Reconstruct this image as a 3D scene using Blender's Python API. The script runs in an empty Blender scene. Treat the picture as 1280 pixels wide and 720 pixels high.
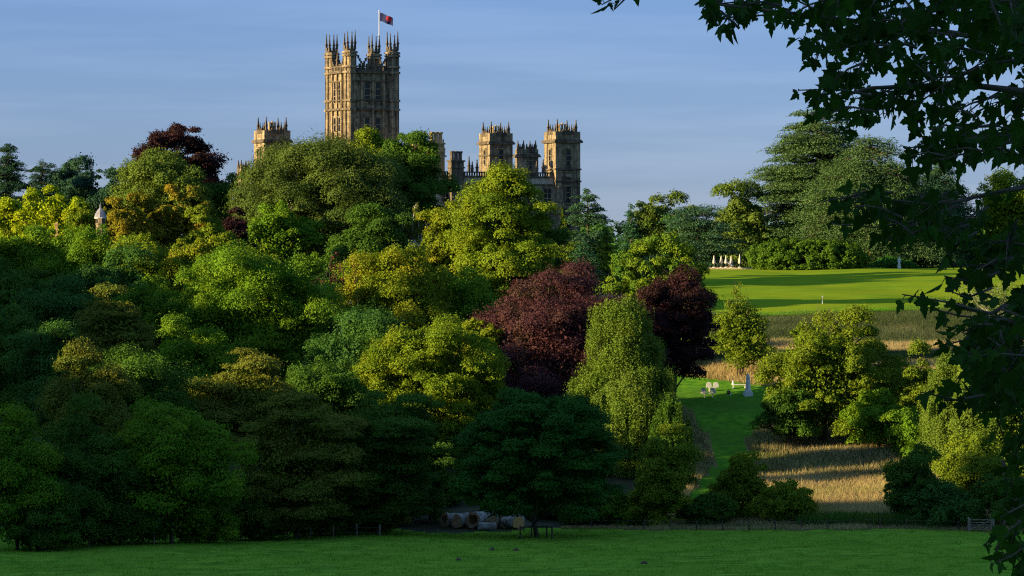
import bpy, math, random
import numpy as np

# ------------------------------------------------------------------ camera, sky, sun, exposure
sc = bpy.context.scene
COL = sc.collection
RAD = math.radians
F = 6000.0                                   # focal length in pixels of a 1280 px wide picture

cam_d = bpy.data.cameras.new('camera')
cam_d.sensor_width = 36.0
cam_d.lens = 36.0 * F / 1280.0
cam_d.clip_start = 0.5
cam_d.clip_end = 20000
cam = bpy.data.objects.new('camera', cam_d)
cam.location = (0, 0, 0)
cam.rotation_euler = (RAD(90), 0, 0)
COL.objects.link(cam)
sc.camera = cam

SUN_EL, SUN_B = 13.0, 22.0                   # elevation; how far the sun stands towards the camera from due left
sun_vec = np.array([-math.cos(RAD(SUN_B)) * math.cos(RAD(SUN_EL)),
                    -math.sin(RAD(SUN_B)) * math.cos(RAD(SUN_EL)), math.sin(RAD(SUN_EL))])
sun_d = bpy.data.lights.new('sun', 'SUN')
sun_d.energy = 5.0
sun_d.angle = RAD(0.5)
sun_d.color = (1.0, 0.75, 0.38)
sun = bpy.data.objects.new('sun', sun_d)
from mathutils import Vector
sun.rotation_euler = Vector(sun_vec).to_track_quat('Z', 'Y').to_euler()
sun.location = (-200, -80, 120)
COL.objects.link(sun)

world = bpy.data.worlds.new('World')
sc.world = world
world.use_nodes = True
wn, wl = world.node_tree.nodes, world.node_tree.links
bg = wn['Background']
sky = wn.new('ShaderNodeTexSky')
sky.sky_type = 'NISHITA'
sky.sun_disc = False
sky.sun_elevation = RAD(SUN_EL)
sky.sun_rotation = math.atan2(sun_vec[0], sun_vec[1])
sky.air_density = 0.8
sky.dust_density = 0.2
sky.ozone_density = 5.0
wtint = wn.new('ShaderNodeMix'); wtint.data_type = 'RGBA'; wtint.blend_type = 'MULTIPLY'
wtint.inputs[0].default_value = 1.0
wtint.inputs[7].default_value = (0.865, 0.785, 1.005, 1)      # white balance of the sky
wl.new(sky.outputs[0], wtint.inputs[6])
# thin evening cloud bars
wtc = wn.new('ShaderNodeTexCoord')
wmap = wn.new('ShaderNodeMapping'); wmap.inputs['Scale'].default_value = (7, 7, 95)
wmap.inputs['Rotation'].default_value = (0, RAD(1.5), 0)
wl.new(wtc.outputs['Generated'], wmap.inputs[0])
wno = wn.new('ShaderNodeTexNoise'); wno.inputs['Scale'].default_value = 1.6
wno.inputs['Detail'].default_value = 4; wno.inputs['Roughness'].default_value = 0.55
wl.new(wmap.outputs[0], wno.inputs['Vector'])
wramp = wn.new('ShaderNodeValToRGB')
wramp.color_ramp.elements[0].position = 0.42; wramp.color_ramp.elements[0].color = (0.91, 0.93, 0.96, 1)
wramp.color_ramp.elements[1].position = 0.62; wramp.color_ramp.elements[1].color = (1.06, 1.03, 1.03, 1)
wl.new(wno.outputs[0], wramp.inputs[0])
wcl = wn.new('ShaderNodeMix'); wcl.data_type = 'RGBA'; wcl.blend_type = 'MULTIPLY'
wcl.inputs[0].default_value = 1.0
wl.new(wtint.outputs[2], wcl.inputs[6]); wl.new(wramp.outputs[0], wcl.inputs[7])
# added brightening of the unseen sky overhead, to lift light in the shade
wsep = wn.new('ShaderNodeSeparateXYZ'); wl.new(wtc.outputs['Generated'], wsep.inputs[0])
wmr = wn.new('ShaderNodeMapRange'); wmr.interpolation_type = 'SMOOTHSTEP'
wmr.inputs[1].default_value = 0.15; wmr.inputs[2].default_value = 0.60
wl.new(wsep.outputs[2], wmr.inputs[0])
wv = wn.new('ShaderNodeMix'); wv.data_type = 'RGBA'
wl.new(wmr.outputs[0], wv.inputs[0]); wv.inputs[6].default_value = (1, 1, 1, 1); wv.inputs[7].default_value = (5.4, 4.6, 2.5, 1)
wv2 = wn.new('ShaderNodeMix'); wv2.data_type = 'RGBA'; wv2.blend_type = 'MULTIPLY'; wv2.inputs[0].default_value = 1.0
wl.new(wcl.outputs[2], wv2.inputs[6]); wl.new(wv.outputs[2], wv2.inputs[7])
wl.new(wv2.outputs[2], bg.inputs[0])
bg.inputs[1].default_value = 0.05

sc.view_settings.view_transform = 'Standard'
sc.view_settings.look = 'None'
sc.view_settings.exposure = 1.55
sc.view_settings.gamma = 1.0
sc.view_settings.use_curve_mapping = False
sc.render.engine = 'CYCLES'
sc.cycles.max_bounces = 5
sc.cycles.diffuse_bounces = 3
sc.cycles.glossy_bounces = 2
sc.cycles.transmission_bounces = 3
sc.cycles.transparent_max_bounces = 4
sc.cycles.volume_bounces = 0
sc.cycles.use_denoising = False
sc.cycles.filter_width = 1.15
sc.cycles.sample_clamp_indirect = 4.0

# ------------------------------------------------------------------ helpers
RNG = np.random.default_rng(7)
random.seed(3)


def P(px, py, d):
    """point seen at picture position (px, py) of the 1280x720 frame, d metres away"""
    return np.array([(px - 640) / F * d, d, (360 - py) / F * d])


class MB:
    def __init__(self):
        self.v, self.f, self.n = [], [], 0

    def add(self, verts, faces):
        self.v.extend([tuple(p) for p in verts])
        self.f.extend([tuple(i + self.n for i in f) for f in faces])
        self.n += len(verts)

    def box(self, cx, cy, z0, z1, sx, sy, rot=0.0):
        c, s = math.cos(rot), math.sin(rot)
        q = []
        for z in (z0, z1):
            for a, b in ((-1, -1), (1, -1), (1, 1), (-1, 1)):
                x, y = a * sx / 2, b * sy / 2
                q.append((cx + c * x - s * y, cy + s * x + c * y, z))
        self.add(q, [(3, 2, 1, 0), (4, 5, 6, 7), (0, 1, 5, 4), (1, 2, 6, 5), (2, 3, 7, 6), (3, 0, 4, 7)])

    def prism(self, cx, cy, z0, z1, r0, r1, n=8, rot=0.0):
        q = []
        for z, r in ((z0, r0), (z1, r1)):
            for k in range(n):
                a = rot + 2 * math.pi * k / n
                q.append((cx + r * math.cos(a), cy + r * math.sin(a), z))
        fs = [tuple(range(n - 1, -1, -1)), tuple(range(n, 2 * n))]
        fs += [(k, (k + 1) % n, n + (k + 1) % n, n + k) for k in range(n)]
        self.add(q, fs)

    def lathe(self, cx, cy, prof, n=12):
        q = []
        for r, z in prof:
            for k in range(n):
                a = 2 * math.pi * k / n
                q.append((cx + r * math.cos(a), cy + r * math.sin(a), z))
        m = len(prof)
        fs = [tuple(range(n - 1, -1, -1)), tuple(range((m - 1) * n, m * n))]
        for j in range(m - 1):
            for k in range(n):
                fs.append((j * n + k, j * n + (k + 1) % n, (j + 1) * n + (k + 1) % n, (j + 1) * n + k))
        self.add(q, fs)

    def tube(self, pts, radii, n=6):
        pts = [np.asarray(p, float) for p in pts]
        m = len(pts)
        q = []
        for i, p in enumerate(pts):
            t = pts[min(i + 1, m - 1)] - pts[max(i - 1, 0)]
            t = t / (np.linalg.norm(t) + 1e-9)
            up = np.array([0, 0, 1.0]) if abs(t[2]) < 0.9 else np.array([1.0, 0, 0])
            a = np.cross(t, up); a /= np.linalg.norm(a)
            b = np.cross(t, a)
            for k in range(n):
                w = 2 * math.pi * k / n
                q.append(tuple(p + radii[i] * (a * math.cos(w) + b * math.sin(w))))
        fs = [tuple(range(n)), tuple(range(m * n - 1, (m - 1) * n - 1, -1))]
        for j in range(m - 1):
            for k in range(n):
                fs.append((j * n + k, (j + 1) * n + k, (j + 1) * n + (k + 1) % n, j * n + (k + 1) % n))
        self.add(q, fs)

    def build(self, name, mat, parent=None, smooth=False):
        me = bpy.data.meshes.new(name)
        me.from_pydata(self.v, [], self.f)
        if smooth:
            me.polygons.foreach_set('use_smooth', [True] * len(me.polygons))
        me.materials.append(mat)
        me.update()
        o = bpy.data.objects.new(name, me)
        COL.objects.link(o)
        if parent is not None:
            o.parent = parent
        return o


def tag(o, label=None, cat=None, group=None, kind=None):
    if label: o['label'] = label
    if cat: o['category'] = cat
    if group: o['group'] = group
    if kind: o['kind'] = kind
    return o


def empty(name, loc, rz=0.0):
    o = bpy.data.objects.new(name, None)
    o.location = tuple(float(c) for c in loc)
    o.rotation_euler = (0, 0, rz)
    o.empty_display_size = 0.5
    COL.objects.link(o)
    return o


def copy_tree(o, parent=None):
    c = o.copy(); COL.objects.link(c)
    if parent is not None: c.parent = parent
    for ch in list(o.children): copy_tree(ch, c)
    return c


def quads(name, V, mat, parent=None, tint=None, nv=4):
    """mesh of many separate nv-gons from an array (N, nv, 3)"""
    N = len(V)
    me = bpy.data.meshes.new(name)
    me.vertices.add(N * nv)
    me.vertices.foreach_set('co', V.reshape(-1).astype(np.float32))
    me.loops.add(N * nv)
    me.loops.foreach_set('vertex_index', np.arange(N * nv, dtype=np.int32))
    me.polygons.add(N)
    me.polygons.foreach_set('loop_start', np.arange(0, N * nv, nv, dtype=np.int32))
    if tint is not None:
        at = me.attributes.new('tint', 'FLOAT', 'FACE')
        at.data.foreach_set('value', tint.astype(np.float32))
    me.materials.append(mat)
    me.update(calc_edges=True)
    o = bpy.data.objects.new(name, me)
    COL.objects.link(o)
    if parent is not None: o.parent = parent
    return o


def nrm(a):
    return a / (np.linalg.norm(a, axis=-1, keepdims=True) + 1e-9)


def rdir(n, rng):
    return nrm(rng.normal(size=(n, 3)))


def leaf_quads(C, N, size, rng, asp=0.62):
    """pointed leaf sprays: a rhombus at each centre C facing N"""
    n = len(C)
    t = np.cross(N, rdir(n, rng)); t = nrm(t)
    b = np.cross(N, t)
    s = size[:, None]
    fold = N * s * 0.12
    return np.stack([C - t * s * 0.5, C - b * s * 0.5 * asp + fold, C + t * s * 0.5, C + b * s * 0.5 * asp + fold], 1)


# ------------------------------------------------------------------ materials
def mat_new(name):
    m = bpy.data.materials.new(name); m.use_nodes = True
    nt = m.node_tree
    return m, nt.nodes, nt.links, nt.nodes['Principled BSDF'], nt.nodes['Material Output']


def c4(c): return (c[0], c[1], c[2], 1)


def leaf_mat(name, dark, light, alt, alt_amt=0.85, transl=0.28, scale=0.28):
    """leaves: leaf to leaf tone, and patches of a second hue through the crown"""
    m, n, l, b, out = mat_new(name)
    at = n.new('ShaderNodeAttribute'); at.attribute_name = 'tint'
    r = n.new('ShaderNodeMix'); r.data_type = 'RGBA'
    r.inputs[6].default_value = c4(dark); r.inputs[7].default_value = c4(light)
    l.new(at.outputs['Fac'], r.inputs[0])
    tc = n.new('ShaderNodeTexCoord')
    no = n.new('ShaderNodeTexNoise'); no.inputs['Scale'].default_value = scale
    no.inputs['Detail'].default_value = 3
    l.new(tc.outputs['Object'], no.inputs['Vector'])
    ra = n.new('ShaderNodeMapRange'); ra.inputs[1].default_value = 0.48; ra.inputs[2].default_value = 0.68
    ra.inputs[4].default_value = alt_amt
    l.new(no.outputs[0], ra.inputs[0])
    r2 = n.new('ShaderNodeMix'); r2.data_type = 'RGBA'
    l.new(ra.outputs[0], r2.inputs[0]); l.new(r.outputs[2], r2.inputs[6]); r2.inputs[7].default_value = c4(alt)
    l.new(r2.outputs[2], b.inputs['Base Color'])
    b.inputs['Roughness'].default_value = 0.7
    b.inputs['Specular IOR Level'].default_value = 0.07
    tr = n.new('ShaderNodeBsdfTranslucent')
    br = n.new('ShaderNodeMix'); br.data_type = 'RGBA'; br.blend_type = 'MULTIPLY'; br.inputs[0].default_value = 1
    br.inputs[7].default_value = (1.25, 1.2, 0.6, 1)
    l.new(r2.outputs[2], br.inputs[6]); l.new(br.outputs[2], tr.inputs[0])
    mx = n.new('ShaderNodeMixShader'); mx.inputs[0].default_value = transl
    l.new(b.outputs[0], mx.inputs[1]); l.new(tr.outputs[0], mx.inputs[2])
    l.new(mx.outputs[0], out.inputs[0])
    return m


def noise_mat(name, c1, c2, scale=1.0, rough=0.85, stretch=(1, 1, 1), detail=5, bump=0.0, lo=0.35, hi=0.65, c3=None, scale3=0.1, spec=0.2):
    m, n, l, b, out = mat_new(name)
    tc = n.new('ShaderNodeTexCoord')
    mp = n.new('ShaderNodeMapping'); mp.inputs['Scale'].default_value = stretch
    l.new(tc.outputs['Object'], mp.inputs[0])
    no = n.new('ShaderNodeTexNoise'); no.inputs['Scale'].default_value = scale; no.inputs['Detail'].default_value = detail
    no.inputs['Roughness'].default_value = 0.65
    l.new(mp.outputs[0], no.inputs['Vector'])
    cr = n.new('ShaderNodeValToRGB')
    cr.color_ramp.elements[0].position = lo; cr.color_ramp.elements[0].color = c4(c1)
    cr.color_ramp.elements[1].position = hi; cr.color_ramp.elements[1].color = c4(c2)
    l.new(no.outputs[0], cr.inputs[0])
    col = cr.outputs[0]
    if c3 is not None:
        n3 = n.new('ShaderNodeTexNoise'); n3.inputs['Scale'].default_value = scale3; n3.inputs['Detail'].default_value = 4
        l.new(tc.outputs['Object'], n3.inputs['Vector'])
        r3 = n.new('ShaderNodeMapRange'); r3.inputs[1].default_value = 0.42; r3.inputs[2].default_value = 0.66
        l.new(n3.outputs[0], r3.inputs[0])
        mx = n.new('ShaderNodeMix'); mx.data_type = 'RGBA'
        l.new(r3.outputs[0], mx.inputs[0]); l.new(col, mx.inputs[6]); mx.inputs[7].default_value = c4(c3)
        col = mx.outputs[2]
    l.new(col, b.inputs['Base Color'])
    b.inputs['Roughness'].default_value = rough
    b.inputs['Specular IOR Level'].default_value = spec
    if bump:
        bp = n.new('ShaderNodeBump'); bp.inputs['Strength'].default_value = 1.0; bp.inputs['Distance'].default_value = bump
        l.new(no.outputs[0], bp.inputs['Height']); l.new(bp.outputs[0], b.inputs['Normal'])
    return m


M = {}
L = lambda k, *a, **kw: M.__setitem__(k, leaf_mat(k, *a, **kw))
L('green', (0.046, 0.114, 0.009), (0.125, 0.250, 0.014), (0.155, 0.250, 0.012))
L('deep_green', (0.031, 0.078, 0.011), (0.071, 0.155, 0.018), (0.063, 0.137, 0.013))
L('teal_green', (0.026, 0.077, 0.017), (0.067, 0.165, 0.031), (0.055, 0.136, 0.018))
L('yellow_green', (0.095, 0.154, 0.009), (0.203, 0.252, 0.013), (0.216, 0.210, 0.011))
L('acid_green', (0.152, 0.236, 0.007), (0.304, 0.389, 0.011), (0.304, 0.338, 0.009))
L('lime_green', (0.077, 0.149, 0.009), (0.168, 0.236, 0.013), (0.168, 0.216, 0.011))
L('olive', (0.059, 0.105, 0.016), (0.140, 0.201, 0.030), (0.084, 0.149, 0.020))
L('brown_olive', (0.070, 0.095, 0.013), (0.166, 0.179, 0.024), (0.105, 0.157, 0.018))
L('autumn', (0.115, 0.130, 0.012), (0.230, 0.215, 0.018), (0.270, 0.185, 0.014))
L('holm_oak', (0.039, 0.072, 0.014), (0.106, 0.154, 0.028), (0.057, 0.102, 0.018))
L('copper', (0.036, 0.015, 0.022), (0.095, 0.037, 0.042), (0.067, 0.042, 0.031), transl=0.2)
L('dark_copper', (0.018, 0.008, 0.012), (0.044, 0.017, 0.019), (0.031, 0.019, 0.013), transl=0.2)
L('red_leaf', (0.078, 0.015, 0.020), (0.143, 0.031, 0.033), (0.117, 0.033, 0.022))
L('conifer', (0.013, 0.039, 0.023), (0.029, 0.075, 0.039), (0.023, 0.066, 0.026), transl=0.1)
L('dark_yew', (0.015, 0.058, 0.009), (0.036, 0.125, 0.013), (0.027, 0.100, 0.009), transl=0.12)
L('blue_conifer', (0.022, 0.079, 0.036), (0.049, 0.149, 0.060), (0.042, 0.123, 0.044), transl=0.12)
L('cedar', (0.034, 0.078, 0.026), (0.092, 0.160, 0.044), (0.060, 0.118, 0.044), transl=0.15)
L('blue_cedar', (0.023, 0.068, 0.038), (0.055, 0.128, 0.062), (0.052, 0.112, 0.041), transl=0.15)
L('golden_yew', (0.056, 0.131, 0.010), (0.182, 0.245, 0.012), (0.042, 0.114, 0.014), transl=0.15)
L('clipped_yew', (0.036, 0.086, 0.006), (0.079, 0.151, 0.010), (0.053, 0.111, 0.008), transl=0.15)
L('birch', (0.068, 0.132, 0.016), (0.150, 0.213, 0.028), (0.099, 0.176, 0.018))
L('hawthorn', (0.070, 0.131, 0.010), (0.182, 0.236, 0.016), (0.126, 0.193, 0.012))
L('maple_leaf', (0.013, 0.037, 0.006), (0.025, 0.064, 0.007), (0.028, 0.086, 0.006), transl=0.35, scale=1.2)
L('dry_grass', (0.253, 0.200, 0.099), (0.462, 0.365, 0.184), (0.209, 0.230, 0.063), alt_amt=0.8, transl=0.3, scale=0.09)
L('shade_toned_grass', (0.044, 0.061, 0.027), (0.081, 0.107, 0.047), (0.036, 0.063, 0.016), alt_amt=0.6, transl=0.25, scale=0.07)  # seed-head grey with the slope's shade put into the colour
L('nettles', (0.028, 0.079, 0.012), (0.070, 0.158, 0.020), (0.098, 0.131, 0.025))

M['bark'] = noise_mat('bark', (0.035, 0.028, 0.02), (0.10, 0.08, 0.06), 3.0, stretch=(1, 1, 0.25), bump=0.05)
M['pale_bark'] = noise_mat('pale_bark', (0.22, 0.2, 0.16), (0.45, 0.42, 0.35), 4.0, stretch=(1, 1, 0.4), bump=0.03)
M['rust_bark'] = noise_mat('rust_bark', (0.14, 0.075, 0.04), (0.34, 0.20, 0.12), 2.2, stretch=(1, 1, 0.3), bump=0.1)
M['field'] = noise_mat('field', (0.060, 0.145, 0.016), (0.195, 0.350, 0.036), 0.55, stretch=(0.55, 1.0, 1), detail=10, bump=0.12, spec=0.0,
                       c3=(0.140, 0.250, 0.026), scale3=0.09)
M['lawn'] = noise_mat('lawn', (0.085, 0.165, 0.012), (0.175, 0.265, 0.016), 0.35, stretch=(0.5, 1, 1), detail=9, bump=0.03, spec=0.0,
                      c3=(0.175, 0.240, 0.014), scale3=0.05)
M['mown_grass'] = noise_mat('mown_grass', (0.035, 0.120, 0.012), (0.100, 0.235, 0.018), 0.8, detail=6, bump=0.05, spec=0.0,
                            c3=(0.060, 0.130, 0.018), scale3=0.1)
M['meadow_soil'] = noise_mat('meadow_soil', (0.07, 0.07, 0.03), (0.20, 0.16, 0.07), 0.7, detail=6, bump=0.1, spec=0.0,
                             c3=(0.07, 0.10, 0.02), scale3=0.08)
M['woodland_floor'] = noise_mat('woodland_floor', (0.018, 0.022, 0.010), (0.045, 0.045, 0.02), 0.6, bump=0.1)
M['paving'] = noise_mat('paving', (0.34, 0.26, 0.17), (0.45, 0.36, 0.25), 2.0)


# ------------------------------------------------------------------ terrain
_kd = np.array([-2000, -400, -80, 0, 60, 150, 290, 380, 482, 492, 545, 572, 590, 648, 656, 790, 900, 1500, 9000], float)
_kz = np.array([40, 25, 3, -1.75, -8.0, -18.0, -24.2, -24.6, -24.5, -23.8, -16.4, -12.9, -9.9, -4.1, -3.1, 3.05, 4.4, 5.5, 14], float)
_td = np.arange(-2000, 9001, 1.0)
_tz = np.interp(_td, _kd, _kz)
_k = np.hanning(9); _k /= _k.sum()
_tz = np.convolve(np.pad(_tz, 4, mode='edge'), _k, mode='valid')


def sstep(t):
    t = np.clip(t, 0, 1); return t * t * (3 - 2 * t)


def ground(x, y):
    x = np.asarray(x, float); y = np.asarray(y, float)
    z = np.interp(y, _td, _tz)
    hill = 14 * sstep((-72 - x) / 55) * sstep((y + 60) / 80) * sstep((760 - y) / 120)  # hill left of the view, added to raise the woodland's shade
    rise = sstep((y - 485) / 60) * (0.35 * np.sin(x * 0.11 + y * 0.05) + 0.25 * np.sin(x * 0.05 - y * 0.09 + 1.3))
    rise = rise * (1 - 0.6 * sstep((y - 640) / 20))
    roll = 0.10 * np.sin(x * 0.21 + y * 0.13) + 0.08 * np.sin(x * 0.09 - y * 0.17)
    return z + hill + rise + roll


def gz(x, y): return float(ground(x, y))


def in_poly(px, py, poly):
    px = np.asarray(px); py = np.asarray(py)
    ins = np.zeros(px.shape, bool)
    n = len(poly)
    for i in range(n):
        x1, y1 = poly[i]; x2, y2 = poly[(i + 1) % n]
        c = (y1 > py) != (y2 > py)
        xi = (x2 - x1) * (py - y1) / ((y2 - y1) + 1e-12) + x1
        ins ^= c & (px < xi)
    return ins


PATH = [(800, 466), (850, 469), (900, 475), (990, 487), (985, 512), (965, 523), (948, 538), (933, 549), (940, 572), (946, 600),
        (935, 650), (840, 650), (872, 605), (893, 580), (882, 545), (864, 515), (838, 497), (800, 497)]


def to_px(x, y, z):
    return 640 + F * x / y, 360 - F * z / y


def build_terrain():
    fx = np.arange(-110, 130.1, 1.25)
    xs = np.concatenate([[-6000, -3000, -1500, -900, -600, -450, -350, -280], np.arange(-240, -110, 8), fx,
                         np.arange(138, 240, 8), [280, 350, 450, 600, 900, 1500, 3000, 6000]])
    ys = np.concatenate([[-2000, -1000, -600, -400, -300], np.arange(-240, 0, 20), np.arange(0, 380, 10),
                         np.arange(380, 860, 1.25), np.arange(860, 1000, 10), np.arange(1000, 1500, 50),
                         [1600, 2000, 2600, 3500, 5000, 7000, 9000]])
    X, Y = np.meshgrid(xs, ys)
    Z = ground(X, Y)
    nx, ny = len(xs), len(ys)
    cx = (X[:-1, :-1] + X[1:, 1:]) / 2; cy = (Y[:-1, :-1] + Y[1:, 1:]) / 2; cz = (Z[:-1, :-1] + Z[1:, 1:]) / 2
    yy = np.maximum(cy, 1)
    ipx, ipy = to_px(cx, yy, cz)
    wob = 2.0 * np.sin(cx * 0.35) + 1.2 * np.sin(cx * 0.9 + cy * 0.4)
    region = np.zeros(cx.shape, int)                                        # 0 parkland grass
    region[(cy < 484 + wob * 0.8)] = 1                                       # field
    mid = (cy >= 484 + wob * 0.8) & (cy < 654 + wob * 0.3)
    region[mid] = 2                                                         # meadow
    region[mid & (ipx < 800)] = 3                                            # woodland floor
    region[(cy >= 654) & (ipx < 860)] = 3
    region[mid & in_poly(ipx, ipy, PATH)] = 4                                # mown grass
    region[(cy >= 654 + wob * 0.3) & (ipx >= 860) & (cy < 2000)] = 5         # lawn
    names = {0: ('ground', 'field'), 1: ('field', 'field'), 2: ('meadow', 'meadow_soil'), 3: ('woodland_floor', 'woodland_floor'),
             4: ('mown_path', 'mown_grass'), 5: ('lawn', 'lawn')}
    co = np.stack([X, Y, Z], -1).reshape(-1, 3)
    for r, (nm, mk) in names.items():
        j, i = np.nonzero(region == r)
        if len(j) == 0: continue
        a = j * nx + i
        q = np.stack([a, a + 1, a + nx + 1, a + nx], 1)
        used, inv = np.unique(q.reshape(-1), return_inverse=True)
        me = bpy.data.meshes.new(nm)
        me.vertices.add(len(used)); me.vertices.foreach_set('co', co[used].reshape(-1).astype(np.float32))
        me.loops.add(len(inv)); me.loops.foreach_set('vertex_index', inv.astype(np.int32))
        me.polygons.add(len(q)); me.polygons.foreach_set('loop_start', np.arange(0, len(inv), 4, dtype=np.int32))
        me.polygons.foreach_set('use_smooth', np.ones(len(q), bool))
        me.materials.append(M[mk]); me.update(calc_edges=True)
        o = bpy.data.objects.new(nm, me); COL.objects.link(o)
        tag(o, kind='structure')


build_terrain()

# ------------------------------------------------------------------ castle
def stone_mat(name, c1, c2, soot, soot_amt=0.7):
    m, n, l, b, out = mat_new(name)
    tc = n.new('ShaderNodeTexCoord')
    no = n.new('ShaderNodeTexNoise'); no.inputs['Scale'].default_value = 1.3; no.inputs['Detail'].default_value = 7
    no.inputs['Roughness'].default_value = 0.7
    l.new(tc.outputs['Object'], no.inputs['Vector'])
    cr = n.new('ShaderNodeValToRGB')
    cr.color_ramp.elements[0].position = 0.36; cr.color_ramp.elements[0].color = c4(c1)
    cr.color_ramp.elements[1].position = 0.64; cr.color_ramp.elements[1].color = c4(c2)
    l.new(no.outputs[0], cr.inputs[0])
    mp = n.new('ShaderNodeMapping'); mp.inputs['Scale'].default_value = (1.6, 1.6, 0.16)
    l.new(tc.outputs['Object'], mp.inputs[0])
    n2 = n.new('ShaderNodeTexNoise'); n2.inputs['Scale'].default_value = 1.0; n2.inputs['Detail'].default_value = 5
    l.new(mp.outputs[0], n2.inputs['Vector'])
    mr = n.new('ShaderNodeMapRange'); mr.inputs[1].default_value = 0.44; mr.inputs[2].default_value = 0.70
    mr.inputs[4].default_value = soot_amt
    l.new(n2.outputs[0], mr.inputs[0])
    mx = n.new('ShaderNodeMix'); mx.data_type = 'RGBA'
    l.new(mr.outputs[0], mx.inputs[0]); l.new(cr.outputs[0], mx.inputs[6]); mx.inputs[7].default_value = c4(soot)
    # courses of ashlar
    br = n.new('ShaderNodeTexBrick'); br.inputs['Scale'].default_value = 1.0
    br.inputs['Brick Width'].default_value = 0.9; br.inputs['Row Height'].default_value = 0.42
    br.inputs['Mortar Size'].default_value = 0.03
    br.inputs['Color1'].default_value = (1, 1, 1, 1); br.inputs['Color2'].default_value = (0.8, 0.8, 0.8, 1)
    br.inputs['Mortar'].default_value = (0.55, 0.55, 0.55, 1)
    sp = n.new('ShaderNodeSeparateXYZ'); l.new(tc.outputs['Object'], sp.inputs[0])
    ad = n.new('ShaderNodeMath'); ad.operation = 'ADD'; l.new(sp.outputs[0], ad.inputs[0]); l.new(sp.outputs[1], ad.inputs[1])
    cb = n.new('ShaderNodeCombineXYZ'); l.new(ad.outputs[0], cb.inputs[0]); l.new(sp.outputs[2], cb.inputs[1])
    l.new(cb.outputs[0], br.inputs['Vector'])
    m2 = n.new('ShaderNodeMix'); m2.data_type = 'RGBA'; m2.blend_type = 'MULTIPLY'; m2.inputs[0].default_value = 0.7
    l.new(mx.outputs[2], m2.inputs[6]); l.new(br.outputs[0], m2.inputs[7])
    l.new(m2.outputs[2], b.inputs['Base Color'])
    b.inputs['Roughness'].default_value = 0.9
    b.inputs['Specular IOR Level'].default_value = 0.15
    bp = n.new('ShaderNodeBump'); bp.inputs['Distance'].default_value = 0.06
    l.new(no.outputs[0], bp.inputs['Height']); l.new(bp.outputs[0], b.inputs['Normal'])
    return m


M['stone'] = stone_mat('stone', (0.115, 0.092, 0.060), (0.37, 0.292, 0.180), (0.040, 0.034, 0.026), 0.9)
M['sooty_stone'] = stone_mat('sooty_stone', (0.065, 0.054, 0.040), (0.17, 0.135, 0.09), (0.028, 0.025, 0.021), 0.8)
M['pale_stone'] = stone_mat('pale_stone', (0.34, 0.29, 0.215), (0.50, 0.43, 0.31), (0.20, 0.165, 0.12), 0.5)
M['brick_chimney'] = stone_mat('brick_chimney', (0.32, 0.22, 0.10), (0.44, 0.31, 0.14), (0.16, 0.10, 0.06), 0.5)
M['slate'] = noise_mat('slate', (0.06, 0.07, 0.085), (0.12, 0.13, 0.15), 1.5)
M['lead'] = noise_mat('lead', (0.13, 0.13, 0.16), (0.22, 0.22, 0.26), 2.0, rough=0.6)
M['white_stone'] = noise_mat('white_stone', (0.42, 0.41, 0.38), (0.68, 0.67, 0.63), 5.0, bump=0.02)
M['white_paint'] = noise_mat('white_paint', (0.46, 0.46, 0.45), (0.62, 0.62, 0.60), 6.0, rough=0.5)
gm, gn, gl, gb, go = mat_new('window_glass')
gb.inputs['Base Color'].default_value = (0.012, 0.014, 0.018, 1); gb.inputs['Roughness'].default_value = 0.25; gb.inputs['Specular IOR Level'].default_value = 0.3
M['glass'] = gm

CA = RAD(25)
castle_base = np.array([P(452.5, 300, 862)[0], 862.0, 4.2])
castle = empty('castle', castle_base, CA)
tag(castle, 'pinnacled stone castle with a tall square flag tower, rising behind the trees', 'castle')
Z0 = castle_base[2]


def hz(py, d=862): return (360 - py) / F * d - Z0              # picture row to local height


def pinnacle(x, y, z, h, r, parent, mat='sooty_stone'):
    m = MB()
    m.box(x, y, z, z + h * 0.34, r * 1.5, r * 1.5)
    m.box(x, y, z + h * 0.34, z + h * 0.40, r * 2.2, r * 2.2)
    m.prism(x, y, z + h * 0.40, z + h * 0.95, r * 0.95, r * 0.22, 4, math.pi / 4)
    m.prism(x, y, z + h * 0.86, z + h * 0.91, r * 0.55, r * 0.55, 6)
    m.prism(x, y, z + h * 0.95, z + h, r * 0.30, r * 0.05, 6)
    return m.build('pinnacle', M[mat], parent)


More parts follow.
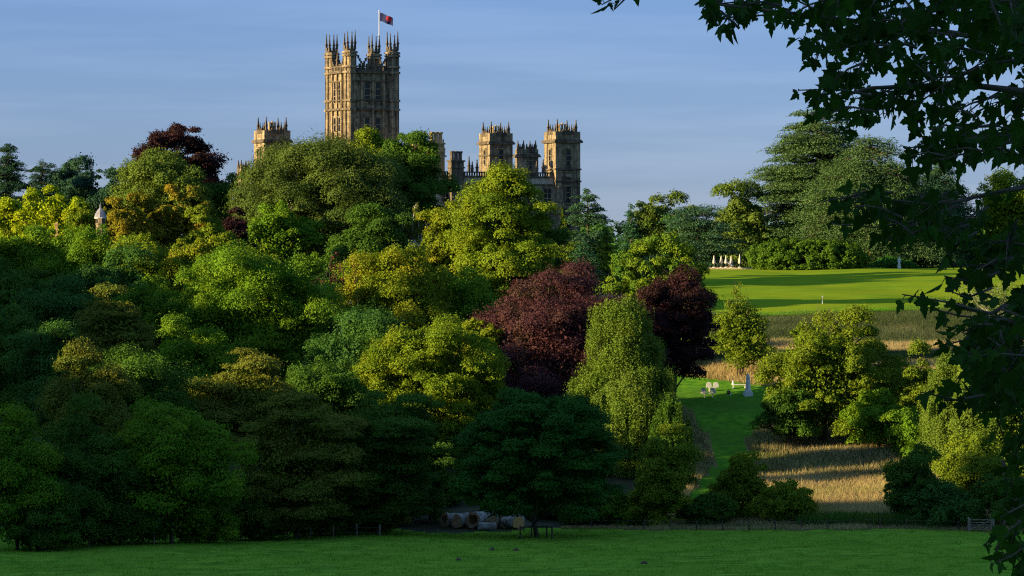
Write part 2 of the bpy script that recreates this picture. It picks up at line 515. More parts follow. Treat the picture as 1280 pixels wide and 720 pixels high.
def window(face, c, cx, cy, half, z0, z1, w, parent, mull=1, trans=1, blind=False):
    """a framed, mullioned window on one face (0 front, 1 left) of a block centred cx, cy"""
    fr, gl_ = MB(), MB()
    D = 0.16
    def slab(mb, u0, u1, za, zb, out0, out1):
        um, ul = (u0 + u1) / 2, u1 - u0
        om, ol = (out0 + out1) / 2, out1 - out0
        if face == 0: mb.box(cx + um, cy - half - om, za, zb, ul, ol)
        else: mb.box(cx - half - om, cy + um, za, zb, ol, ul)
    u0, u1 = c - w / 2, c + w / 2
    t = 0.20
    slab(fr, u0 - t, u0, z0 - t, z1 + t, 0.003, D)
    slab(fr, u1, u1 + t, z0 - t, z1 + t, 0.003, D)
    slab(fr, u0, u1, z1, z1 + t, 0.003, D)
    slab(fr, u0, u1, z0 - t, z0, 0.003, D + 0.08)
    slab(fr, u0 - t - 0.1, u1 + t + 0.1, z1 + t, z1 + t + 0.14, 0.003, D + 0.14)
    for k in range(mull):
        u = u0 + (k + 1) * w / (mull + 1)
        slab(fr, u - 0.06, u + 0.06, z0, z1, 0.03, D - 0.03)
    for k in range(trans):
        z = z0 + (k + 1) * (z1 - z0) / (trans + 1)
        slab(fr, u0, u1, z - 0.06, z + 0.06, 0.03, D - 0.045)
    f = fr.build('window', M['stone'], parent)
    slab(gl_, u0, u1, z0, z1, 0.004, 0.025)
    gl_.build('pane', M['pale_stone'] if blind else M['glass'], f)
    return f


def courses(mb, cx, cy, w, zs, out=0.25, h=0.3):
    for z in zs: mb.box(cx, cy, z, z + h, w + 2 * out, w + 2 * out)


# --- the great tower
TW = 10.3
zb, zc, zs1 = hz(84), hz(93), hz(139)
t = MB()
t.box(0, 0, -2, zb - 1.2, TW - 0.9, TW - 0.9)
CT = 2.0
CO = (TW - CT) / 2
cpos = [(-1, -1), (1, -1), (1, 1), (-1, 1)]
ctz = hz(62)
tower = t.build('great_tower', M['stone'], castle)
for sx, sy in cpos:                                                 # octagonal corner turrets with angle ribs
    x, y = sx * CO, sy * CO
    m = MB()
    m.prism(x, y, -2, ctz - 0.9, CT / 2 * 1.08, CT / 2 * 1.08, 8, math.pi / 8)
    for k in range(8):
        a = math.pi / 8 + k * math.pi / 4
        m.box(x + CT / 2 * 1.06 * math.cos(a), y + CT / 2 * 1.06 * math.sin(a), -2, ctz - 0.86, 0.27, 0.27, a)
    for z in (zs1, zs1 + 1.6, zc, zb - 0.3, hz(72), ctz - 0.9):
        m.prism(x, y, z, z + 0.36, CT / 2 * 1.08 + 0.38, CT / 2 * 1.08 + 0.30, 8, math.pi / 8)
    m.build('turret', M['stone'], tower)
SIDES = ((0, -1), (1, 0), (0, 1), (-1, 0))
GW = TW - 2 * CT - 0.1


def sbox(m, side, c, z0, z1, ln, th, off):
    """a block on one side of the great tower: c along the wall, off out from the wall line"""
    if side[0] == 0: m.box(c, side[1] * (TW / 2 - 0.42 + off), z0, z1, ln, th)
    else: m.box(side[0] * (TW / 2 - 0.42 + off), c, z0, z1, th, ln)


for sd in SIDES:
    for off in (-2.1, 0, 2.1):
        m = MB(); sbox(m, sd, off, -2, zc - 0.02, 0.5, 0.6, 0.0); m.build('pilaster', M['stone'], tower)
    for z, hh, o in ((zs1, 0.42, 0.18), (zs1 + 1.7, 0.22, 0.08), (zc, 0.5, 0.26), (zc - 1.5, 0.24, 0.08), (zb - 1.2, 0.3, 0.14)):
        m = MB(); sbox(m, sd, 0, z + 0.01, z + hh, GW, 0.66 + 2 * o, 0.004); m.build('string_course', M['sooty_stone'], tower)
    m = MB()                                                        # pierced parapet between the corner turrets
    for k in range(8):
        sbox(m, sd, -2.45 + k * 0.7, zb - 0.9, zb + (0.1 if k % 2 else 0.42), 0.4, 0.34, 0)
    sbox(m, sd, 0, zb - 0.14, zb + 0.04, GW, 0.42, 0)
    for q in (-1, 1):                                               # little flying buttresses at the turrets
        for j in range(5):
            sbox(m, sd, q * (2.75 - 0.28 * j), zb + 0.05 + 1.25 * (1 - j / 4) ** 1.6, zb + 0.42 + 1.5 * (1 - j / 4) ** 1.6, 0.32, 0.22, 0)
    m.build('parapet', M['sooty_stone'], tower)
    cx_, cy_ = sd[0] * (TW / 2 - 0.42), sd[1] * (TW / 2 - 0.42)
    pinnacle(cx_, cy_, zb, hz(62) - zb, 0.30, tower)
for sx, sy in cpos:
    x, y = sx * CO, sy * CO
    m = MB()
    m.prism(x, y, ctz - 0.9, ctz - 0.1, CT / 2 * 0.98, CT / 2 * 0.98, 8, math.pi / 8)
    for k in range(8):
        a = k * math.pi / 4
        m.box(x + CT / 2 * 0.92 * math.cos(a), y + CT / 2 * 0.92 * math.sin(a), ctz - 0.15, ctz + 0.42, 0.2, 0.5, a)
    m.build('battlement', M['sooty_stone'], tower)
    for ax, ay in cpos:
        pinnacle(x + ax * CT * 0.36, y + ay * CT * 0.36, ctz - 0.3, hz(41) - ctz + 0.3 + RNG.uniform(-0.35, 0.3), 0.21, tower)
for u in (-1.75 + 0.88, 1.75 - 0.88):
    for face in (0, 1):
        window(face, u * 1.2, 0, 0, TW / 2 - 0.45, hz(129), hz(104), 0.95, tower, 0, 2)
        window(face, u * 1.2, 0, 0, TW / 2 - 0.45, hz(165), hz(148), 0.95, tower, 0, 1)
t = MB()
t.box(0, 0, zb - 1.2, zb - 0.8, TW - 0.8, TW - 0.8)
t.build('roof', M['lead'], tower)


def small_tower(name, lx, ly, w, top, par, cor, lines, mat='stone', pin_h=None, chim=True, base=-2, wins=()):
    """a square corner tower with clasping turrets, pierced parapet, pinnacles and chimney pots behind them"""
    t = MB()
    t.box(lx, ly, base, par - 0.5, w - 0.3, w - 0.3)
    c = w * 0.24
    for sx, sy in cpos:
        x, y = lx + sx * (w - c) / 2, ly + sy * (w - c) / 2
        t.box(x, y, base, par + 0.02, c, c)
    o = t.build(name, M[mat], castle)
    for z in lines:
        t = MB(); t.box(lx, ly, z + 0.003, z + 0.3, w + 0.34, w + 0.34); t.build('string_course', M['sooty_stone'], o)
    t = MB()
    t.box(lx, ly, cor, cor + 0.35, w + 0.75, w + 0.75)
    t.box(lx, ly, cor + 0.35, cor + 0.6, w + 0.4, w + 0.4)
    t.build('cornice', M['sooty_stone'], o)
    n = max(4, int(w / 0.5))
    for sd in SIDES:
        t = MB()
        for k in range(n):
            u = -w / 2 + c + (k + 0.5) * (w - 2 * c) / n
            hh = 0.42 if k % 2 else 0.12
            px_, py_ = (lx + u, ly + sd[1] * (w / 2 - 0.14)) if sd[0] == 0 else (lx + sd[0] * (w / 2 - 0.14), ly + u)
            t.box(px_, py_, par - 0.55, par + hh, 0.24, 0.24)
        zz = (lx, ly + sd[1] * (w / 2 - 0.14), w - 2 * c, 0.2) if sd[0] == 0 else (lx + sd[0] * (w / 2 - 0.14), ly, 0.2, w - 2 * c)
        t.box(zz[0], zz[1], par - 0.12, par + 0.02, zz[2], zz[3])
        t.build('parapet', M['sooty_stone'], o)
    ph = pin_h or (top - par)
    for sx, sy in cpos:
        pinnacle(lx + sx * (w - c) / 2, ly + sy * (w - c) / 2, par, ph * 1.15, 0.24, o)
        for q in (0, 1):                                            # a shorter pair beside each angle pinnacle
            dx, dy = (-sx * c * 0.75, 0) if q else (0, -sy * c * 0.75)
            pinnacle(lx + sx * (w - c) / 2 + dx, ly + sy * (w - c) / 2 + dy, par, ph * 0.72, 0.15, o)
    if chim:
        for k in range(3):
            m = MB()
            x = lx - 0.55 + 0.55 * k
            m.prism(x, ly, par - 0.5, par + ph * 0.62 + 0.2 * (k == 1), 0.22, 0.18, 8)
            m.prism(x, ly, par + ph * 0.62 + 0.2 * (k == 1), par + ph * 0.70 + 0.2 * (k == 1), 0.27, 0.27, 8)
            m.build('chimney_pot', M['brick_chimney'], o)
    for (face, u, za, zt, ww, mu, tr, bl) in wins:
        window(face, u, lx, ly, w / 2 - 0.15, za, zt, ww, o, mu, tr, bl)
    return o


U = 34.3
small_tower('corner_tower', U, -11.6, 4.9, hz(151, 866), hz(165, 866), hz(179, 866), [hz(217 - 4, 866), hz(228, 866), hz(262, 866), hz(268, 866)],
            wins=[(0, 0.1, hz(208, 866), hz(188, 866), 0.9, 0, 2, False), (1, 0, hz(208, 866), hz(188, 866), 0.8, 0, 2, False),
                  (0, 0.1, hz(254, 866), hz(234, 866), 0.9, 0, 2, False), (0, -1.35, hz(252, 866), hz(236, 866), 0.7, 0, 0, True),
                  (0, 1.4, hz(252, 866), hz(236, 866), 0.6, 0, 0, True), (0, 0.1, hz(285, 866), hz(271, 866), 0.9, 0, 1, False),
                  (1, 0, hz(252, 866), hz(236, 866), 0.8, 0, 1, False), (0, 0.1, hz(221, 866), hz(217, 866), 1.1, 0, 0, True)])
small_tower('corner_tower', U, 16.9, 4.7, hz(154, 892), hz(167, 892), hz(181, 892), [hz(196, 892)],
            wins=[(0, 0.0, hz(206, 892), hz(188, 892), 0.9, 0, 2, False), (1, 0, hz(206, 892), hz(188, 892), 0.8, 0, 2, False)])
small_tower('stair_turret', U - 0.2, 3.0, 3.2, hz(177, 880), hz(187, 880), hz(197, 880), [], chim=False,
            wins=[(0, 0, hz(212, 880), hz(203, 880), 0.5, 0, 1, False)])
small_tower('corner_tower', -10.4, 17.2, 5.1, hz(151, 884), hz(166, 884), hz(181, 884), [hz(212, 884)],
            wins=[(1, -0.75, hz(209, 884), hz(188, 884), 0.7, 0, 1, False), (1, 0.75, hz(209, 884), hz(188, 884), 0.7, 0, 1, False)])
small_tower('stair_turret', -15.9, 17.4, 1.9, hz(204, 886), hz(214, 886), hz(223, 886), [], chim=False)

# --- the ranges round the courtyard
t = MB()
zp = hz(216, 862)
x0, x1, y0, y1 = -12.5, U - 2.45, -13.3, 19.0
t.box((x0 + x1) / 2, y0 + 4.2, -2, zp - 0.9, x1 - x0, 8.4)
t.box(U - 2.2, (y0 + y1) / 2 + 4.6, -2, zp - 0.91, 8.0, y1 - y0 - 9.2)
t.box((x0 + x1) / 2 - 2, y1 - 4.2, -2, zp - 0.92, x1 - x0 - 4, 8.4)
t.box(x0 + 4.2, (y0 + y1) / 2, -2, zp - 0.93, 8.4, y1 - y0 - 16.8)
rng_ = t.build('range_wall', M['pale_stone'], castle)
t = MB()
t.box((x0 + x1) / 2, y0 + 0.1, zp - 2.3, zp - 2.0, x1 - x0 - 0.02, 0.9)
t.box((x0 + x1) / 2, y0 + 0.1, zp - 0.9, zp - 0.62, x1 - x0 - 0.02, 0.62)
t.box((x0 + x1) / 2, y0 + 0.1, zp - 0.12, zp + 0.1, x1 - x0 - 0.02, 0.5)
n = 92
for k in range(n):
    t.box(x0 + (k + 0.5) * (x1 - x0) / n, y0 + 0.1, zp - 0.62, zp - 0.12, 0.2, 0.3)
for zz in (hz(262), hz(268)):
    t.box((x0 + x1) / 2, y0 + 0.1, zz, zz + 0.3, x1 - x0 - 0.02, 0.6)
t.build('balustrade', M['sooty_stone'], rng_)
t = MB()
for k in range(12):
    t.box(x0 + 1 + k * 4.0, y0 - 0.02, -1.9, zp - 2.31, 0.7, 0.34)
t.build('pilaster', M['pale_stone'], rng_)
for k in range(11):
    u = x0 + 3 + k * 4.0
    window(0, u, 0, 0, -y0, hz(254), hz(236), 1.5, rng_, 1, 2, False)
    window(0, u, 0, 0, -y0, hz(290), hz(271), 1.5, rng_, 1, 2, False)
# parapet ornaments along the balustrade, the gable and the chimney stacks
for px, py, h in ((592, 213, 2.0), (598, 213, 2.4), (628, 213, 1.4), (640, 213, 1.6), (673, 213, 2.2), (681, 213, 2.6), (588, 213, 3.0)):
    dx = P(px, py, 856)[0] - castle_base[0]
    u = (dx + y0 * math.sin(CA)) / math.cos(CA)
    if u < x1: pinnacle(u, y0 + 0.6, zp, h, 0.26, rng_)


def at_local(px, d):
    p = P(px, 0, d); dx, dy = p[0] - castle_base[0], d - castle_base[1]
    return dx * math.cos(CA) + dy * math.sin(CA), -dx * math.sin(CA) + dy * math.cos(CA)


def stack(px, d, top, bot, w, n, mat, shaft=0.42):
    """a chimney stack with a corniced base and n shafts"""
    x, y = at_local(px, d)
    m = MB()
    zt, zb_ = hz(top, d), hz(bot, d)
    zm = zb_ + (zt - zb_) * 0.42
    m.box(x, y, zb_ - 6, zm, w, w * 0.62)
    m.box(x, y, zm, zm + 0.28, w + 0.4, w * 0.62 + 0.4)
    m.box(x, y, zb_ + 0.2, zb_ + 0.45, w + 0.35, w * 0.62 + 0.35)
    for k in range(n):
        u = x + (k - (n - 1) / 2) * (w / n)
        m.prism(u, y, zm + 0.28, zt - 0.35, shaft * w / n * 1.05, shaft * w / n, 8, math.pi / 8)
        m.prism(u, y, zt - 0.35, zt, shaft * w / n * 1.35, shaft * w / n * 1.35, 8, math.pi / 8)
    return m.build('chimney_stack', M[mat], castle)


stack(521, 858, 167, 186, 2.1, 1, 'brick_chimney', 0.5)
stack(545, 856, 165, 192, 2.5, 3, 'brick_chimney')
stack(570, 854, 189, 212, 2.4, 3, 'sooty_stone')
# the lantern block under the triple chimney
gx, gy = at_local(545, 858)
t = MB()
t.box(gx, gy + 2, -2, hz(196, 858), 3.6, 3.6)
t.box(gx, gy + 2, hz(196, 858), hz(194, 858), 4.1, 4.1)
gb_ = t.build('lantern_block', M['stone'], castle)
for sx, sy in cpos:
    pinnacle(gx + sx * 1.6, gy + 2 + sy * 1.6, hz(194, 858), 2.0 if sx < 0 else 3.0, 0.3, gb_)
pinnacle(gx - 2.6, gy + 1, hz(186, 858), 2.3, 0.4, gb_)
window(0, -0.55, gx, gy + 2, 1.8, hz(209, 858), hz(201, 858), 0.7, gb_, 0, 1)
window(0, 0.6, gx, gy + 2, 1.8, hz(209, 858), hz(201, 858), 0.7, gb_, 0, 1)

# --- flagpole and flag
fp = castle_base + np.array([0, 0, 0])
fx, fy = at_local(474, 868)
wx = castle_base[0] + fx * math.cos(CA) - fy * math.sin(CA)
wy = castle_base[1] + fx * math.sin(CA) + fy * math.cos(CA)
pole_z = Z0 + zb - 0.8
pole_h = P(474, 15, wy)[2] - pole_z
pole = empty('flagpole', (wx, wy, pole_z))
tag(pole, 'tall white flagpole on the roof of the great tower', 'flagpole')
m = MB(); m.tube([(0, 0, 0), (0, 0, pole_h)], [0.11, 0.07], 8); m.build('pole', M['white_paint'], pole)
m = MB(); m.lathe(0, 0, [(0.02, pole_h), (0.16, pole_h + 0.1), (0.16, pole_h + 0.2), (0.02, pole_h + 0.3)], 8); m.build('finial', M['white_paint'], pole)

fm, fn, fl, fb, fo = mat_new('flag_cloth')
tc = fn.new('ShaderNodeTexCoord')
vm = fn.new('ShaderNodeVectorMath'); vm.operation = 'DISTANCE'
vm.inputs[1].default_value = (1.65, 0.0, -0.95)
sep = fn.new('ShaderNodeMapping'); sep.inputs['Scale'].default_value = (1, 0, 0.9)
fl.new(tc.outputs['Object'], sep.inputs[0]); fl.new(sep.outputs[0], vm.inputs[0])
mt = fn.new('ShaderNodeMath'); mt.operation = 'LESS_THAN'; mt.inputs[1].default_value = 0.52
fl.new(vm.outputs['Value'], mt.inputs[0])
mx = fn.new('ShaderNodeMix'); mx.data_type = 'RGBA'
mx.inputs[6].default_value = (0.006, 0.012, 0.075, 1); mx.inputs[7].default_value = (0.42, 0.02, 0.03, 1)
fl.new(mt.outputs[0], mx.inputs[0]); fl.new(mx.outputs[2], fb.inputs['Base Color'])
fb.inputs['Roughness'].default_value = 0.8
V, Fc = [], []
nu, nv = 18, 10
for i in range(nu + 1):
    for j in range(nv + 1):
        u, v = i / nu, j / nv
        V.append((2.35 * u, 0.20 * math.sin(u * 8 + v * 1.5) * u, -1.5 * v - 0.95 * u ** 1.3 + 0.06 * math.sin(u * 9)))
for i in range(nu):
    for j in range(nv):
        a = i * (nv + 1) + j
        Fc.append((a, a + 1, a + nv + 2, a + nv + 1))
m = MB(); m.add(V, Fc)
flag = m.build('flag', fm, smooth=True)
sol = flag.modifiers.new('cloth', 'SOLIDIFY'); sol.thickness = 0.01
flag.location = (wx + 0.12, wy, pole_z + pole_h - 0.15)
tag(flag, 'dark blue flag with a red disc flying from the tower pole', 'flag')


# ------------------------------------------------------------------ trees
def lump(D, rng, amp=0.16, f=3.2, n=5):
    s = np.zeros(len(D))
    for _ in range(n):
        k = rng.normal(size=3) * f; ph = rng.uniform(0, 6.28)
        s += np.sin(D @ k + ph)
    return 1 + amp * s / math.sqrt(n)


def envelope(K, rng, p=2.7):
    """K evenly scattered directions stretched to a slightly boxy, full crown outline; few on the underside"""
    i = np.arange(K) + 0.5
    z = 1 - 1.82 * i / K
    a = i * 2.399963 + rng.uniform(0, 6.28)
    r = np.sqrt(1 - z * z)
    D = nrm(np.stack([r * np.cos(a), r * np.sin(a), z], 1) + rng.normal(size=(K, 3)) * 0.9 / math.sqrt(K))
    D = D / (np.abs(D) ** p).sum(1, keepdims=True) ** (1 / p)
    return D


def clump_leaves(K, R, per, rng, up=0.25, rnd=0.6, shell=0.55):
    """leaves spread over K clumps (centres K, radii R (n,3)); returns positions and facings"""
    idx = np.repeat(np.arange(len(K)), per)
    D = rdir(len(idx), rng)
    D[:, 2] = np.where(D[:, 2] < -0.35, D[:, 2] * -0.6, D[:, 2]); D = nrm(D)
    rr = shell + (1 - shell) * rng.random(len(idx)) ** 0.7
    fr = lump(D * 1.0 + K[idx] * 0.7, rng, 0.24, 2.6)
    stray = rng.random(len(idx)) < 0.10
    fr = np.where(stray, fr * rng.uniform(1.05, 1.4, len(idx)), fr)
    pos = K[idx] + D * R[idx] * (rr * fr)[:, None]
    N = nrm(D + np.array([0, 0, up]) + rng.normal(size=D.shape) * rnd)
    return pos, N


def ground_clip(pos, base, off=0.15):
    g = ground(pos[:, 0], pos[:, 1])
    return pos[:, 2] > g + off


_rd = np.arange(482.0, 800.0, 0.5)
def depth_of(py, px=950):
    """distance at which the slope shows at picture row py"""
    row = np.array([360 - F * gz((px - 640) / F * d, d) / d for d in _rd])
    i = np.nonzero(row <= py)[0]
    return float(_rd[i[0]]) if len(i) else 800.0


def finish(name, base, pos, N, size, mat, trunk, tmat, label, cat, group, rng, asp=0.62, partname='crown', tone=None):
    root = empty(name, base)
    tag(root, label, cat, group)
    keep = ground_clip(pos, base)
    pos, N, size = pos[keep], N[keep], size[keep]
    tint = rng.random(len(pos))
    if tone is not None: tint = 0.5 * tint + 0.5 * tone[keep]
    V = leaf_quads(pos - base, N, size, rng, asp)
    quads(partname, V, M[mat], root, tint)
    if trunk is not None and trunk.n:
        trunk.v = [tuple(np.asarray(p) - base) for p in trunk.v]
        trunk.build('trunk', M[tmat], root, smooth=True)
    return root


def setup(px, top, bot, hw, d, depth=0.9):
    C = P(px, (top + bot) / 2, d)
    rx = hw * d / F; rz = (bot - top) / 2 * d / F
    base = np.array([C[0], d, gz(C[0], d)])
    return C, np.array([rx, rx * depth, rz]), base


def bend(a, b, rng, amp=0.08, n=5):
    L_ = np.linalg.norm(b - a)
    o = rng.normal(size=3) * amp * L_
    return [a + (b - a) * t + o * math.sin(t * math.pi) for t in np.linspace(0, 1, n)]


def broadleaf(px, top, bot, hw, d, mat, label, box=2.5, name='broadleaf_tree', cat='tree', group=None, K=None, dens=6.0, lsz=2.7, flat=1.0,
              cl=(0.18, 0.30), up=0.25, rnd=0.6, depth=0.9, limbs=16, tmat='bark', lumpy=0.16, asp=0.62, seed=None, taper=0.0, lobed=True, shell=(0.82, 1.02)):
    rng = np.random.default_rng(seed if seed is not None else int(px * 7 + top * 13 + d))
    C, R, base = setup(px, top, bot, hw, d, depth)
    area = math.pi * hw * (bot - top) / 2
    K = int((K or int(34 + area / 420)) * 1.7)
    D = envelope(K, rng, box)
    rad = np.where(rng.random(K) < 0.85, rng.uniform(*shell, K), rng.uniform(0.3, 0.7, K)) * lump(nrm(D), rng, lumpy)
    rm = (R[0] * R[0] * R[2]) ** (1 / 3)
    cr = (cl[0] * 0.45 + (cl[1] * 1.12 - cl[0] * 0.45) * rng.random(K) ** 1.15) * rm
    inner = np.maximum(R - cr.mean() * 0.6, R * 0.45)
    if lobed:                                                                # a crown is several leafy heads grown together
        R = R * np.array([1.16, 1.16, 1.04]); inner = inner * np.array([1.16, 1.16, 1.04])
        nl = int(rng.integers(5, 8))
        lo = [np.array([0, 0, -0.22]), np.array([rng.uniform(-0.22, 0.22), rng.uniform(-0.25, 0.15), 0.46])]
        ls = [np.array([0.86, 0.86, 0.84]), np.array([0.60, 0.62, 0.56])]
        a0 = rng.uniform(0, 6.28)
        for q in range(nl):
            a = a0 + 2 * math.pi * q / nl + rng.uniform(-0.3, 0.3)
            sz = rng.uniform(0.38, 0.56)
            lo.append(np.array([math.cos(a) * (1 - sz), math.sin(a) * (1 - sz), rng.uniform(-0.6, 0.34)])); ls.append(np.array([sz, sz, sz * rng.uniform(0.85, 1.2)]))
        lo, ls = np.array(lo), np.array(ls)
        w_ = np.prod(ls, 1) ** (2 / 3); w_ /= w_.sum()
        which = rng.choice(len(lo), K, p=w_)
        D2 = rdir(K, rng); D2[:, 2] = np.where(D2[:, 2] < -0.7, -D2[:, 2], D2[:, 2])
        D = lo[which] + D2 * ls[which]
    Kc = C + D * rad[:, None] * inner
    if taper:
        tt = (Kc[:, 2] - (C[2] - R[2])) / (2 * R[2])
        s = 1 - taper * np.clip(tt, 0, 1)
        Kc[:, 0] = C[0] + (Kc[:, 0] - C[0]) * s; Kc[:, 1] = C[1] + (Kc[:, 1] - C[1]) * s
        cr = cr * (0.5 + 0.5 * s)
    CR = np.stack([cr * rng.uniform(0.9, 1.25, K), cr * rng.uniform(0.9, 1.25, K), cr * flat * rng.uniform(0.8, 1.15, K)], 1)
    tot = max(2500, area * dens)
    per = np.maximum(20, (tot * cr ** 2 / (cr ** 2).sum())).astype(int)
    pos, N = clump_leaves(Kc, CR, per, rng, up, rnd)
    tone = np.repeat(rng.random(K), per)
    size = lsz * d / F * rng.uniform(0.65, 1.3, len(pos))
    m_ = int(400 + area * 0.35)                                              # big inner leaves, toned dark as the shade inside the crown
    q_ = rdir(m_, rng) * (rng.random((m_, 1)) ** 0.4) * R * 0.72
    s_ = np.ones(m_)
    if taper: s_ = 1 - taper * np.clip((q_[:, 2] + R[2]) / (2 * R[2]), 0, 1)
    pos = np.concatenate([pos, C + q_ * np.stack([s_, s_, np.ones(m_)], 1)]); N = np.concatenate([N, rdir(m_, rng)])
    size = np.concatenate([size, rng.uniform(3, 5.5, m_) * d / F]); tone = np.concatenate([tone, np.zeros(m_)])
    t = MB()
    h = max(C[2] - base[2], 1.0)
    tr = 0.02 * h + 0.012 * R[0]
    topc = C + np.array([0, 0, R[2] * 0.4])
    if topc[2] > base[2] + 0.5:
        tp = bend(base - np.array([0, 0, 0.4]), topc, rng, 0.03, 7)
        t.tube(tp, list(np.linspace(tr, tr * 0.25, 7)), 8)
        for k in rng.permutation(K)[:limbs]:
            s = tp[int(rng.integers(1, 5))]
            if Kc[k][2] > base[2] + 0.5:
                t.tube(bend(s, Kc[k], rng, 0.07), list(np.linspace(tr * 0.45, tr * 0.1, 5)), 5)
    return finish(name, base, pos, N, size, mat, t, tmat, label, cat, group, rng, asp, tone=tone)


def bush(px, top, bot, hw, d, mat, label, **kw):
    kw.setdefault('name', 'bush'); kw.setdefault('cat', 'bush')
    kw.setdefault('limbs', 6)
    return broadleaf(px, top, bot, hw, d, mat, label, **kw)


def cedar(px, top, bot, hw, d, mat, label, name='cedar_tree', cat='tree', group=None, levels=9, prof=None, dens=4.5, lsz=2.4, droop=0.08,
          thick=0.34, seed=None, nb=7, depth=0.9, rise=0.05, tmat='bark', pad=0.25):
    """tiers of flat foliage plates carried on level limbs"""
    rng = np.random.default_rng(seed if seed is not None else int(px * 5 + top * 11 + d))
    C, R, base = setup(px, top, bot, hw, d, depth)
    prof = prof or (lambda t: (1 - t) ** 0.55 * (0.72 + 0.28 * min(1, t * 4)))
    zt, zb_ = C[2] + R[2], C[2] - R[2]
    tr = 0.028 * (zt - base[2])
    t = MB()
    t.tube(bend(base - np.array([0, 0, 0.4]), np.array([C[0], d, zt - 0.06 * R[2]]), rng, 0.012, 8), list(np.linspace(tr, 0.05, 8)), 8)
    Ks, Rs = [], []
    for lv in range(levels):
        tt = (lv + rng.uniform(-0.25, 0.25)) / levels
        tt = min(max(tt, 0.0), 0.97)
        w = prof(tt)
        z = zb_ + (zt - zb_) * tt
        m = max(3, int(nb * (0.5 + 0.5 * w) + rng.integers(0, 2)))
        a0 = rng.uniform(0, 6.28)
        for k in range(m):
            a = a0 + 2 * math.pi * (k + rng.uniform(-0.3, 0.3)) / m
            zk = min(z + rng.uniform(-0.55, 0.55) * (zt - zb_) / levels, zt - 0.02 * R[2])
            ln = w * rng.uniform(0.72, 1.05)
            s = np.array([C[0], d, zk - 0.03 * R[2]])
            e = np.array([C[0] + math.cos(a) * ln * R[0], d + math.sin(a) * ln * R[1], zk + (rise - droop * rng.uniform(0.5, 1.5)) * ln * R[0]])
            bp = bend(s, e, rng, 0.04)
            t.tube(bp, list(np.linspace(tr * 0.35 * (0.4 + w), 0.04, 5)), 5)
            npd = max(2, int(2 + ln * R[0] / (pad * R[0] + 0.5) * 0.9))
            for q in range(npd):
                f = 0.28 + 0.72 * (q + 0.6) / npd
                c = s + (e - s) * f + np.array([0, 0, R[0] * 0.05 * math.sin(f * math.pi)])
                side = rng.normal(size=2) * 0.07 * R[0] * (0.4 + w)
                Ks.append(c + np.array([side[0], side[1], rng.uniform(-0.02, 0.02) * R[2]]))
                pr = pad * R[0] * (0.30 + 0.85 * w) * rng.uniform(0.6, 1.1) * (1.15 - 0.15 * f)
                Rs.append((pr, pr, pr * thick + 0.12))
    for _ in range(int(levels * 7)):                                        # inner sprays round the trunk
        tt = rng.random() ** 1.3 * 0.9; w = prof(tt) * 0.55 * math.sqrt(rng.random()); a = rng.uniform(0, 6.28)
        Ks.append(np.array([C[0] + math.cos(a) * w * R[0], d + math.sin(a) * w * R[1], zb_ + (zt - zb_) * tt]))
        pr = pad * R[0] * 0.5 * (0.35 + 0.65 * prof(tt)); Rs.append((pr, pr, pr * 0.5))
    for _ in range(6):                                                  # the leader's own tuft
        Ks.append(np.array([C[0], d, zt]) + rng.normal(size=3) * np.array([0.05 * R[0], 0.05 * R[0], 0.03 * R[2]]) - [0, 0, 0.06 * R[2]])
        Rs.append((0.09 * R[0], 0.09 * R[0], 0.05 * R[2]))
    Ks, Rs = np.array(Ks), np.array(Rs)
    area = math.pi * hw * (bot - top) / 2
    per = np.maximum(14, area * dens * Rs[:, 0] ** 2 / (Rs[:, 0] ** 2).sum()).astype(int)
    idx = np.repeat(np.arange(len(Ks)), per)
    n = len(idx)
    a = rng.uniform(0, 6.28, n); r = np.sqrt(rng.random(n))
    r = r * (1 + 0.25 * np.sin(a * 5 + idx))                                 # ragged fingers round each plate
    pos = Ks[idx] + np.stack([np.cos(a) * r, np.sin(a) * r, (1 - r ** 2) * rng.uniform(-0.4, 1.0, n) - 0.35 * r ** 2], 1) * Rs[idx]
    N = nrm(np.stack([np.cos(a) * r * 0.5, np.sin(a) * r * 0.5, np.ones(n) * 0.75], 1) + rng.normal(size=(n, 3)) * 0.42)
    size = lsz * d / F * rng.uniform(0.65, 1.35, n)
    return finish(name, base, pos, N, size, mat, t, tmat, label, cat, group, rng, 0.45)


def spruce(px, top, bot, hw, d, mat, label, **kw):
    kw.setdefault('name', 'conifer_tree')
    kw.setdefault('levels', 15); kw.setdefault('droop', 0.30); kw.setdefault('thick', 0.32); kw.setdefault('nb', 8)
    kw.setdefault('pad', 0.34); kw.setdefault('dens', 5.0)
    kw.setdefault('prof', lambda t: (1 - t) ** 0.8 + 0.04)
    return cedar(px, top, bot, hw, d, mat, label, **kw)


